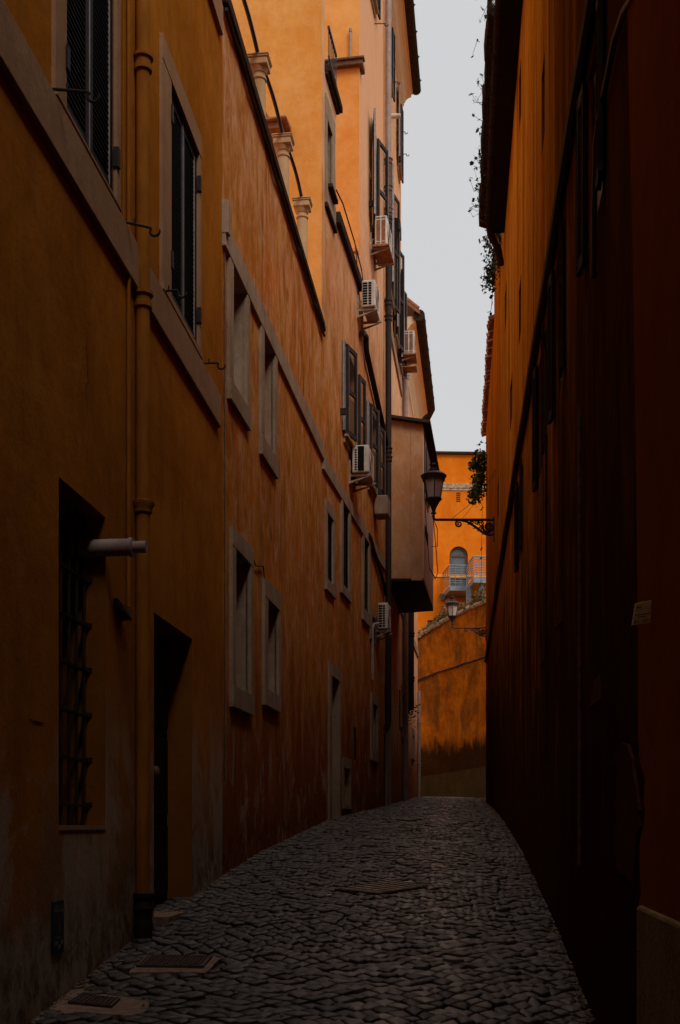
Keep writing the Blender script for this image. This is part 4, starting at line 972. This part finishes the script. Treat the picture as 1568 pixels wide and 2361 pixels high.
for v in me.vertices: v.co = sp(.08 + .84 * (v.co.x - x0) / (x1 - x0), .07 + .15 * (v.co.y - y0) / (y1 - y0)) - c4[0]
me.materials.clear(); me.materials.append(MATS['sign_red']); lo_ = bpy.data.objects.new('lettering', me); COL.objects.link(lo_); lo_.parent = sg

# ================================================================== STREET LAMPS
def lamp(px, py, Y, wallX, label):
    x = (px - PX) / F * Y; z = EYE + (HY - py) / F * Y
    r = thing('street_lamp', (wallX, Y, z), label, 'street lamp', 'wall-mounted street lamps')
    o = Vector((x, Y, z)); k = 1.0
    # lantern
    rot = R(90)
    m = MB(); m.lathe(o, [(.022, -.03), (.022, .05), (.05, .06), (.05, .075), (.03, .09), (.045, .16), (.10, .26), (.135, .30), (.15, .315), (.15, .335), (.137, .34)], 16); m.build('lantern_base', 'lamp_iron', r, smooth=True)
    n = 6
    m = MB(); m.lathe(o, [(.128, .335), (.19, .66)], n, rot); m.build('glass', 'lantern_glass', r)
    m = MB()
    for q in range(n):
        a = rot + 2 * math.pi * q / n; m.tube([o + Vector((.135 * math.cos(a), .135 * math.sin(a), .33)), o + Vector((.198 * math.cos(a), .198 * math.sin(a), .665))], .010, 6)
    m.build('glazing_bars', 'lamp_iron', r)
    m = MB(); m.lathe(o, [(.19, .655), (.205, .66), (.21, .70), (.235, .735), (.237, .75), (.22, .76), (.19, .785), (.15, .81), (.10, .825), (.085, .83), (.09, .85), (.085, .875), (.05, .885), (.04, .895), (.075, .93), (.08, .95), (.055, .96), (.035, .965), (.03, .985), (.0, .995)], 20); m.build('lantern_cap', 'lamp_iron', r, smooth=True)
    # arm
    d = 1 if wallX > x else -1; L = abs(wallX - x)
    Q = lambda u, v, t_=0: o + Vector((u, t_, v))
    m = MB(); m.tube([Q(0, .0), Q(.005, -.035), Q(.04, -.05), Q(L, -.05)], [.026, .026, .024, .024], 10)
    m.box(o.x + L - .02, o.x + L + .0, Y - .05, Y + .05, z - .45, z); arm = m.build('arm', 'lamp_iron', r, smooth=True)
    m = MB()
    def spiral(cx_, cz_, r0, turns, a0, dr=1, th=.011):
        th *= 1.45
        ps = []; N_ = int(turns * 16)
        for i in range(N_ + 1):
            f = i / N_; a = a0 + dr * 2 * math.pi * turns * f; rr = r0 * (1 - .85 * f); ps.append(Q(cx_ + rr * math.cos(a), cz_ + rr * math.sin(a)))
        m.tube(ps, [th * (1 - .35 * i / N_) for i in range(N_ + 1)], 6)
    s_ = L / 1.11
    spiral(.46 * s_, -.125, .07, 1.6, R(60), 1, .013)                       # free curl at the tip
    low_ = [Q(u * s_, v) for u, v in ((.50, -.065), (.60, -.085), (.70, -.14), (.80, -.21), (.88, -.27), (.96, -.315), (1.04, -.325), (1.11, -.30))]
    m.tube(low_, [.016, .020, .023, .024, .024, .024, .024, .024], 8)
    spiral(.70 * s_, -.095, .038, 1.5, R(200), -1, .009); spiral(.785 * s_, -.105, .045, 1.5, R(-20), 1, .009); spiral(.86 * s_, -.12, .062, 1.7, R(200), -1, .010); spiral(.86 * s_, -.215, .042, 1.4, R(20), 1, .009)
    spiral(1.0 * s_, -.185, .105, 2.0, R(160), 1, .015); spiral(1.0 * s_, -.185, .07, 1.2, R(-30), -1, .012)
    for q in range(8):
        a = q * math.pi / 4; m.tube([Q(1.0 * s_ + .015 * math.cos(a), -.185 + .015 * math.sin(a)), Q(1.0 * s_ + .055 * math.cos(a), -.185 + .055 * math.sin(a))], [.016, .006], 6)
    for u, v in ((.66, -.12), (.76, -.19), (.83, -.235), (.92, -.30)): m.tube([Q(u * s_, v), Q(u * s_ - .02, v - .02), Q(u * s_ - .045, v - .015)], [.012, .01, .004], 5)
    m.build('scrollwork', 'lamp_iron', r, smooth=True)
    return r
Y1 = 21.35; X1 = WG.pt(WG.s_y(Y1), 0).x; lamp(1000, 1192, Y1, X1, 'nearer and larger of the two black scrolled lanterns on the right-hand wall')
t_ = 10.7; q = WG2.pt(t_, 0); lamp(1043, 1444, q.y, q.x, 'farther, smaller scrolled lantern, in front of the ochre garden wall')
# thin stay wires from the first lamp
m = MB(); z = EYE + (HY - 1198) / F * Y1
m.tube([Vector((2.02, Y1, z)), Vector((2.5, Y1 - .2, z + .35)), Vector((2.9, Y1 - .7, z + .95))], .005, 4); m.tube([Vector((2.22, Y1, z)), Vector((2.5, Y1 - .2, z + .33)), Vector((2.9, Y1 - .7, z + .85))], .004, 4)
single(m, 'stay_wire', 'cable_black', 'thin wires slanting up from the arm of the nearer street lamp to the right wall', 'wire')

# ================================================================== PLANTS ON THE RIGHT
def leafy(name, mat, centres, n, label, cat, strands=(), lsize=.05, stems=(), mat2=None):
    m = MB()
    for i in range(n):
        c, sx, sy, sz = random.choice(centres)
        gs = lambda s: max(-1.7 * s, min(1.7 * s, random.gauss(0, s)))
        p = Vector(c) + Vector((gs(sx), gs(sy), gs(sz)))
        l = lsize * random.uniform(.6, 1.25)
        d = Vector((random.gauss(0, 1), random.gauss(0, 1), random.gauss(-.3, .8))).normalized() * l; e = d.cross(Vector((random.gauss(0, 1), random.gauss(0, 1), random.gauss(0, 1)))).normalized() * l * .75
        m.mat(i % 2).add([p - d * .6, p + e * .9 - d * .2, p + e * .35 + d * .1, p + d, p - e * .35 + d * .1, p - e * .9 - d * .2], [(0, 1, 2, 3), (0, 3, 4, 5)])
    m.mat(1)
    for st in strands:
        m.tube(st, .006, 4, False)
        for a, b in zip(st, st[1:]):
            for _ in range(3):
                p = Vector(a).lerp(Vector(b), random.random()) + Vector((random.gauss(0, .02), random.gauss(0, .02), 0)); d = Vector((random.gauss(0, .03), random.gauss(0, .02), random.gauss(-.02, .02))); e = Vector((random.gauss(0, .02), random.gauss(0, .02), random.gauss(0, .02)))
                m.quad(p - d, p + e, p + d, p - e)
    return single(m, name, [mat, mat2 or 'leaf_dark'], label, cat)
def RP(px, py, Y): return Vector(((px - PX) / F * Y, Y, EYE + (HY - py) / F * Y))
Yi = 18.2
leafy('ivy', 'leaf_dark', [(RP(1140, 545, Yi), .07, .25, .10), (RP(1137, 580, Yi), .08, .3, .13), (RP(1135, 615, Yi + .3), .08, .3, .12), (RP(1130, 640, Yi + .3), .05, .2, .06), (RP(1143, 560, Yi), .05, .4, .2)], 620,
      'clump of dark ivy hanging from the right-hand roof edge against the sky', 'ivy', [[RP(1137, 640, 19), RP(1136, 670, 19), RP(1134, 700, 19.), RP(1130, 730, 19)], [RP(1126, 545, Yi), RP(1117, 552, Yi), RP(1110, 556, Yi)]], .045)
Yi = 27.0
leafy('ivy', 'leaf_green', [(RP(1108, 1062, Yi), .10, .3, .07), (RP(1096, 1070, Yi), .08, .2, .05), (RP(1108, 1090, Yi), .05, .2, .10), (RP(1100, 1112, Yi), .08, .3, .08), (RP(1106, 1135, Yi), .13, .4, .10), (RP(1095, 1140, Yi), .09, .3, .07), (RP(1112, 1080, Yi), .06, .3, .3)], 950,
      'green vine hanging before the bright orange house, above the nearer lamp arm', 'vine', [[RP(1092, 1145, Yi), RP(1088, 1160, Yi)], [RP(1112, 1160, Yi), RP(1110, 1300, Yi), RP(1108, 1390, Yi)]], .065)
def weeds(label, spots, n, spread, up, name='dry_weeds'):
    m = MB()
    for i in range(n):
        b = Vector(random.choice(spots)) + Vector((random.gauss(0, .04), random.gauss(0, spread), random.gauss(0, .05)))
        dx = random.uniform(-1, .2) * up; dz = random.uniform(-.4, 1) * up
        pts = [b, b + Vector((dx * .5, random.gauss(0, .05), dz * .25)), b + Vector((dx, random.gauss(0, .1), dz))]
        m.mat(0).tube(pts, [.004, .003, .002], 4, False)
        for q in range(4):
            p = pts[2] + Vector((random.gauss(0, .012), random.gauss(0, .015), random.gauss(0, .012))) if q < 3 else pts[1]; d = Vector((random.gauss(0, .016), random.gauss(0, .01), random.gauss(0, .016))); e = Vector((random.gauss(0, .012), random.gauss(0, .01), random.gauss(0, .012)))
            m.mat(1).quad(p - d, p + e, p + d, p - e)
    return single(m, name, ['dry_weed', 'leaf_dark'], label, 'weeds')
ww = lambda Y, z, o: WG.pt(gy(Y), z, o)
weeds('dry weeds straggling out of the gutter board on the right-hand roof, against the sky', [ww(Y, 10.42, .30) for Y in (12.9, 14.0, 14.8, 15.2, 15.6, 15.9, 16.3, 16.6)], 55, .18, .17)
weeds('dark weedy tuft on the right-hand gutter at the very top of the view', [ww(Y, 10.3, .27) for Y in (11.7, 11.9, 12.1, 12.3)], 45, .1, .2)
m_ = MB()
leafy('moss_clump', 'dry_weed', [(ww(Y, 10.30, .26), .035, .22, .06) for Y in (14.6, 15.2, 15.6, 16.0, 16.4)], 650, 'matted brown moss and dead stems under the right-hand gutter board', 'moss', (), .03)

# hairline cracks and scuffs on the left fronts
rc = random.Random(21)
def crack(w, par, px, py, L_, vert, mat='broken_mortar', th=.006, o=.0025):
    s, z = w.hit(px, py); up = []; dn = []
    n = 12
    for i in range(n + 1):
        f = i / n; j = rc.uniform(-.02, .02) * L_ * 2
        t_ = th * (1 - abs(2 * f - 1) ** 1.5) + .0008
        if vert: up.append((s + j - t_, z + (f - .5) * L_)); dn.append((s + j + t_, z + (f - .5) * L_))
        else: up.append((s + (f - .5) * L_, z + j * .5 + t_ - .05 * L_ * math.sin(math.pi * f))); dn.append((s + (f - .5) * L_, z + j * .5 - t_ - .05 * L_ * math.sin(math.pi * f)))
    m = MB(); m.add([w.pt(a, b, o) for a, b in up] + [w.pt(a, b, o) for a, b in dn], [(i, i + 1, i + 2 + n, i + 1 + n) for i in range(n)]); m.build('crack', mat, par)
crack(WA, ochre, 85, 1661, .24, False); crack(WA, ochre, 200, 860, .5, True, th=.003); crack(WA, ochre, 420, 1180, .7, True, th=.003)
for px, py, L_, v, mt in ((600, 1800, .30, True, 'blind_infill'), (594, 1840, .35, True, 'blind_infill'), (606, 1770, .22, True, 'blind_infill'), (588, 1890, .2, True, 'blind_infill'), (640, 1700, .3, True, 'travertine'), (548, 1860, .22, True, 'travertine'), (690, 1500, .5, True, 'broken_mortar'), (655, 1150, .8, True, 'broken_mortar'), (700, 880, .7, True, 'coping_dark'), (712, 860, .9, True, 'coping_dark'), (680, 760, .6, True, 'coping_dark')):
    crack(WB, red, px, py, L_, v, mt, .03 if mt == 'blind_infill' else .012 if mt == 'coping_dark' else .006)
# ================================================================== GROUND
def sheet(name, mat, polys, kind='structure'):
    m = MB()
    for p in polys: m.add(p, [tuple(range(len(p)))])
    o = m.build(name, mat); tag(o, kind=kind); return o
ys_ = [-60, -30, -15, -8, -4, 0, 2, 3, 4, 5, 5.6, 6.6, 7.6, 9, 10.7, 12.2, 14.8, 17, 18.7, 21.5, 24.5, 27.5, 31.5, 35, 39, 43, 60, 120, 400, 900]
def line_x(y): return .1 * y - .7
polys = []
for a, b in zip(ys_, ys_[1:]):
    xs_ = [-900, -60, -8, -1.9, -1.2, -.6, 0, .6, 1.2, 1.9, 8, 60, 900]
    for u, v in zip(xs_, xs_[1:]):
        f = lambda x, y: ((line_x(min(y, 43)) + x), y, (gx(line_x(y) + x, y) if abs(x) < 3 else g(y)) - .032)
        polys.append([f(u, a), f(v, a), f(v, b), f(u, b)])
sheet('ground', 'joint_dirt', polys)
excl = []
def Gp(px, py): return ghit(px, py)
cv1 = [Gp(460 * .3387, (3000 + 1595 * .574) * .5903), Gp(545 * .3387, (3000 + 1545 * .574) * .5903), Gp(820 * .3387, (3000 + 1580 * .574) * .5903), Gp(760 * .3387, (3000 + 1635 * .574) * .5903)]
cz = lambda x, y: (x * .3387, (3000 + y * .574) * .5903)
pt1 = [Gp(*cz(*p)) for p in ((330, 1620), (400, 1560), (480, 1500), (560, 1490), (640, 1530), (720, 1535), (800, 1550), (870, 1560), (950, 1580), (1020, 1600), (1010, 1640), (960, 1680), (890, 1695), (800, 1680), (650, 1665), (540, 1650), (440, 1660))]
cv2 = [Gp(*cz(*p)) for p in ((925, 1352), (1010, 1280), (1445, 1300), (1385, 1372))]
pt2 = [Gp(*cz(*p)) for p in ((880, 1385), (920, 1340), (1000, 1268), (1200, 1272), (1460, 1288), (1495, 1310), (1440, 1370), (1400, 1405), (1250, 1395), (1050, 1392))]
dz = lambda x, y: ((1300 + x / 3.92) * .5903, (3400 + y / 3.92) * .5903)
cv3 = [Gp(*dz(*p)) for p in ((30, 340), (830, 190), (1470, 285), (700, 415))]
cv4 = [Gp(915, 1893), Gp(940, 1889), Gp(975, 1893), Gp(945, 1897)]
def inside(p, poly):
    c = False; n = len(poly)
    for i in range(n):
        (x1, y1), (x2, y2) = poly[i][:2], poly[(i + 1) % n][:2]
        if (y1 > p[1]) != (y2 > p[1]) and p[0] < (x2 - x1) * (p[1] - y1) / (y2 - y1) + x1: c = not c
    return c
def grow(poly, e):
    cx_ = sum(p[0] for p in poly) / len(poly); cy_ = sum(p[1] for p in poly) / len(poly)
    return [(cx_ + (p[0] - cx_) * (1 + e), cy_ + (p[1] - cy_) * (1 + e)) for p in poly]
excl = [grow(pt1, .03), grow(pt2, .02), grow(cv3, .06), grow(cv4, .08)]
def xl(Y):
    for w, a, b in ((WA, -20, 10.36), (WB, 10.36, 16.4), (WD, 16.4, 22.95), (WC, 22.95, 35.1)):
        if a <= Y < b: return w.pt(w.s_y(Y), 0).x
    return -9 if Y < 0 else WC.pt(c2, 0).x - (Y - 35.1) * 2.0
def xr(Y): return WG.pt(WG.s_y(Y), 0).x if Y < 27.8 else WG2.pt(WG2.s_y(min(Y, 40)), 0).x
m = MB(); tints = []; flags = []
cs = .092
ca, sa = math.cos(R(45 - 5.7)), math.sin(R(45 - 5.7))
rnd = random.Random(3)
jit = {}
def node(i, j):
    if (i, j) not in jit:
        u, v = i * cs, j * cs
        u += .10 * math.sin(v * 1.3) + .05 * math.sin(v * 3.1 + 1); v += .10 * math.sin(u * 1.1 + 2) + .04 * math.sin(u * 2.7)
        u += rnd.uniform(-.022, .022); v += rnd.uniform(-.022, .022)
        jit[(i, j)] = (u * ca - v * sa, u * sa + v * ca + 3.0)
    return jit[(i, j)]
for i in range(-80, 480):
    for j in range(-80, 480):
        x0 = i * cs * ca - j * cs * sa; y0 = i * cs * sa + j * cs * ca + 3
        if not (3.2 < y0 < 43) or x0 < xl(y0) - .25 or x0 > xr(y0) + .2: continue
        q = [node(i, j), node(i + 1, j), node(i + 1, j + 1), node(i, j + 1)]
        cx_ = sum(p[0] for p in q) / 4; cy_ = sum(p[1] for p in q) / 4
        if any(inside((cx_, cy_), e) for e in excl): continue
        wallside = (xr(cy_) - cx_ < .32)
        gap = .875 + rnd.uniform(-.04, .025); h = rnd.gauss(0, .005); tx, ty = rnd.gauss(0, .045), rnd.gauss(0, .045)
        tint = min(1, max(0, rnd.gauss(.42, .28)))
        sink = -.012 if wallside else 0
        far_ = cy_ > 20
        outl = []
        for k in range(4):
            a, b = q[k], q[(k + 1) % 4]
            outl.append((cx_ + (a[0] - cx_) * gap * .95, cy_ + (a[1] - cy_) * gap * .95))
            if not far_: mx, my = (a[0] + b[0]) / 2, (a[1] + b[1]) / 2; e = rnd.uniform(.98, 1.05); outl.append((cx_ + (mx - cx_) * gap * e, cy_ + (my - cy_) * gap * e))
        n = len(outl)
        def zz(x, y, d): return gx(x, y) + h + sink + (x - cx_) * tx + (y - cy_) * ty + d
        vs = [(x, y, zz(x, y, -.040)) for x, y in outl]
        vs += [(x, y, zz(x, y, -.005)) for x, y in outl]
        vs += [(cx_ + (x - cx_) * .84, cy_ + (y - cy_) * .84, zz(x, y, .001)) for x, y in outl]
        fs = [(k, (k + 1) % n, (k + 1) % n + n, k + n) for k in range(n)] + [(k + n, (k + 1) % n + n, (k + 1) % n + 2 * n, k + 2 * n) for k in range(n)]
        vs.append((cx_, cy_, zz(cx_, cy_, .002))); c_ = 3 * n; fs += [(k + 2 * n, (k + 1) % n + 2 * n, c_) for k in range(n)]
        m.add(vs, fs); tints += [tint] * len(vs); flags += [False] * n + [True] * (2 * n)
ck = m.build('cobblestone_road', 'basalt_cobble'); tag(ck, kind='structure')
if len(ck.data.polygons) == len(flags): ck.data.polygons.foreach_set('use_smooth', flags)
at = ck.data.attributes.new('tint', 'FLOAT', 'POINT')
if len(at.data) == len(tints): at.data.foreach_set('value', tints)
def G3(p, d=0.0): return Vector((p[0], p[1], gx(p[0], p[1]) + d))
def slab_poly(m, poly, d, t=.03):
    n = len(poly); vs = [G3(p, d) for p in poly] + [G3(p, d - t) for p in poly]
    m.add(vs, [tuple(range(n))] + [(i, (i + 1) % n, (i + 1) % n + n, i + n) for i in range(n)])
for poly in (pt1, pt2):
    m = MB(); big_ = []
    for i in range(len(poly)):
        a, b = poly[i], poly[(i + 1) % len(poly)]
        big_ += [a, ((a[0] + b[0]) / 2 + rnd.uniform(-.012, .012), (a[1] + b[1]) / 2 + rnd.uniform(-.012, .012))]
    slab_poly(m, big_, .003); tag(m.build('concrete_patch', 'concrete_patch'), kind='structure')
def cover(poly, label, cat, rows, cols_, grp=None, bars=False, d=.012):
    c = G3((sum(p[0] for p in poly) / 4, sum(p[1] for p in poly) / 4))
    r = thing('drain_cover' if not bars else 'drain_grating', c, label, cat, grp)
    m = MB(); slab_poly(m, poly, d, .02); m.build('plate', 'iron_cover', r)
    def B(u, v): a = Vector(poly[0]).lerp(Vector(poly[1]), u); b = Vector(poly[3]).lerp(Vector(poly[2]), u); return a.lerp(b, v)
    m = MB()
    for u0, u1, v0, v1 in ((0, 1, 0, .035), (0, 1, .965, 1), (0, .03, .036, .964), (.97, 1, .036, .964)):
        slab_poly(m, [B(u0, v0), B(u1, v0), B(u1, v1), B(u0, v1)], d + .006, .01)
    m.build('rim', 'iron_cover', r)
    m = MB()
    for i in range(rows):
        for j in range(cols_):
            u = .06 + .88 * (i + .5) / rows; v = .06 + .88 * (j + .5) / cols_; du = .88 / rows * .34; dv = .88 / cols_ * (.34 if not bars else .46)
            if bars and i % 2: continue
            m_p = [B(u - du, v - dv), B(u + du, v - dv * (1 if bars else .3)), B(u + du, v + dv), B(u - du, v + dv * (1 if bars else .3))]
            slab_poly(m, m_p, d + .007, .01)
    m.build('ribbing' if bars else 'raised_pattern', 'ac_bracket' if bars else 'iron_cover', r)
cover(cv1, 'small rusty drain cover set in a pale concrete patch beside the ochre wall', 'drain cover', 10, 8)
cover(cv2, 'studded rectangular drain cover near the foot of the ochre downpipe', 'drain cover', 9, 16)
cover(cv3, 'ribbed diamond-shaped manhole cover in the middle of the cobbles', 'manhole cover', 13, 16, bars=True)
cover(cv4, 'far ribbed cover in the cobbles at the top of the lane', 'manhole cover', 8, 8, bars=True)
for px, py, lab in ((948, 1833 * 1.0, None),):
    pass
for px, py, lab in ((939, 2040, 'flat white scrap in the middle of the cobbles, below the diamond-shaped cover'), (1165, 1925, 'white scrap on the cobbles against the right-hand wall'), (760, 2070, 'tiny white scrap on the cobbles left of the middle of the lane')):
    x, y = ghit(px, py); m = MB(); n = 7
    vs = [G3((x + .028 * math.cos(q * 6.283 / n) * random.uniform(.7, 1.2), y + .03 * math.sin(q * 6.283 / n) * random.uniform(.6, 1.1)), .012 + random.uniform(0, .006)) for q in range(n)]
    m.add(vs, [tuple(range(n))]); m.add([v - Vector((0, 0, .004)) for v in vs], [tuple(range(n))]); single(m, 'litter', 'white_scrap', lab, 'litter', 'white scraps on the cobbles')

# debris along the foot of the walls
m = MB(); rd = random.Random(11)
for i in range(2600):
    Y = 4.2 + 34 * rd.random() ** 1.6
    if rd.random() < .6: x = xl(Y) + abs(rd.gauss(0, .05)) + .004
    else: x = xr(Y) - abs(rd.gauss(0, .05)) - .004
    if rd.random() < .12: x = xl(Y) + rd.random() * (xr(Y) - xl(Y))
    r_ = rd.uniform(.004, .014) * (1.3 if Y > 15 else 1); c = Vector((x, Y, gx(x, Y) + .002 + r_ * .3))
    vs = [c + Vector((r_ * rd.uniform(.6, 1.5) * sx, 0, 0)) for sx in (-1, 1)] + [c + Vector((0, r_ * rd.uniform(.6, 1.5) * sx, 0)) for sx in (-1, 1)] + [c + Vector((0, 0, r_ * rd.uniform(.3, .8) * sx)) for sx in (-1, 1)]
    m.mat(rd.choice((0, 0, 1, 2))).add(vs, [(0, 2, 4), (2, 1, 4), (1, 3, 4), (3, 0, 4), (2, 0, 5), (1, 2, 5), (3, 1, 5), (0, 3, 5)])
o = single(m, 'gravel', ['concrete_patch', 'dry_weed', 'iron_cover'], 'fine grit and plaster crumbs gathered along the foot of both walls', 'gravel'); o['kind'] = 'stuff'
# ================================================================== BLOCK ADDED UNSEEN BEHIND THE VIEWER (keeps sun off the near lane)
rear = thing('rear_sun_block', (0, -13, -1.5), 'plain ochre block added unseen behind the viewer to shade the near lane', 'house')
m = MB().box(-12, 12, -20, -12.4, -5, 22); m.build('wall', 'ochre_plaster', rear)

# ================================================================== LIGHT
ELEV, AZ = 52, 196    # sun behind the viewer, a little to the left/right (Blender: rotation from +Y)
sky = bpy.data.worlds.new('World'); SC.world = sky; sky.use_nodes = True
nt = sky.node_tree; nt.nodes.clear()
out = nd(nt, 'ShaderNodeOutputWorld'); bg = nd(nt, 'ShaderNodeBackground'); nt.links.new(bg.outputs[0], out.inputs[0]); bg.inputs[1].default_value = .1
st_ = nd(nt, 'ShaderNodeTexSky'); st_.sky_type = 'NISHITA'; st_.sun_disc = False
SUNV = Vector((.35, -.62, 0)).normalized()
SUN_EL = R(50)
sv = Vector((SUNV.x * math.cos(SUN_EL), SUNV.y * math.cos(SUN_EL), math.sin(SUN_EL)))
st_.sun_elevation = SUN_EL; st_.sun_rotation = math.atan2(sv.x, sv.y); st_.dust_density = 4; st_.air_density = 1.5
hs = nd(nt, 'ShaderNodeHueSaturation'); hs.inputs['Saturation'].default_value = .25; nt.links.new(st_.outputs[0], hs.inputs['Color'])
geo = nd(nt, 'ShaderNodeTexCoord'); sep = nd(nt, 'ShaderNodeSeparateXYZ'); nt.links.new(geo.outputs['Generated'], sep.inputs[0])
mr = nd(nt, 'ShaderNodeMapRange'); nt.links.new(sep.outputs[2], mr.inputs[0]); mr.inputs[1].default_value = 0.58; mr.inputs[2].default_value = 1.0
cr = nd(nt, 'ShaderNodeMix', data_type='RGBA'); nt.links.new(mr.outputs[0], cr.inputs[0])
SKYB = 6.95
cr.inputs[6].default_value = (.97 * SKYB, .985 * SKYB, 1.0 * SKYB, 1); cr.inputs[7].default_value = (2.0 * SKYB, 1.98 * SKYB, 1.98 * SKYB, 1)
nz = nd(nt, 'ShaderNodeTexNoise'); nt.links.new(geo.outputs['Generated'], nz.inputs['Vector']); nz.inputs['Scale'].default_value = 2.2; nz.inputs['Detail'].default_value = 5
mr2 = nd(nt, 'ShaderNodeMapRange'); nt.links.new(nz.outputs['Fac'], mr2.inputs[0]); mr2.inputs[3].default_value = .95; mr2.inputs[4].default_value = 1.05
vm = nd(nt, 'ShaderNodeVectorMath', operation='SCALE'); nt.links.new(cr.outputs[2], vm.inputs[0]); nt.links.new(mr2.outputs[0], vm.inputs['Scale'])
mx = nd(nt, 'ShaderNodeMix', data_type='RGBA'); mx.inputs[0].default_value = .88; nt.links.new(hs.outputs[0], mx.inputs[6]); nt.links.new(vm.outputs[0], mx.inputs[7])
nt.links.new(mx.outputs[2], bg.inputs[0])
sl = bpy.data.lights.new('sun', 'SUN'); so = bpy.data.objects.new('sun', sl); COL.objects.link(so)
sl.energy = 1.5; sl.angle = R(24); sl.color = (1, .95, .88); so.rotation_euler = sv.to_track_quat('Z', 'Y').to_euler(); so.location = (0, -5, 30)
SC.view_settings.view_transform = 'Standard'; SC.view_settings.look = 'None'; SC.view_settings.exposure = 0; SC.view_settings.gamma = 1
SC.render.engine = 'CYCLES'
SC.cycles.max_bounces = 6; SC.cycles.diffuse_bounces = 4; SC.cycles.use_denoising = True
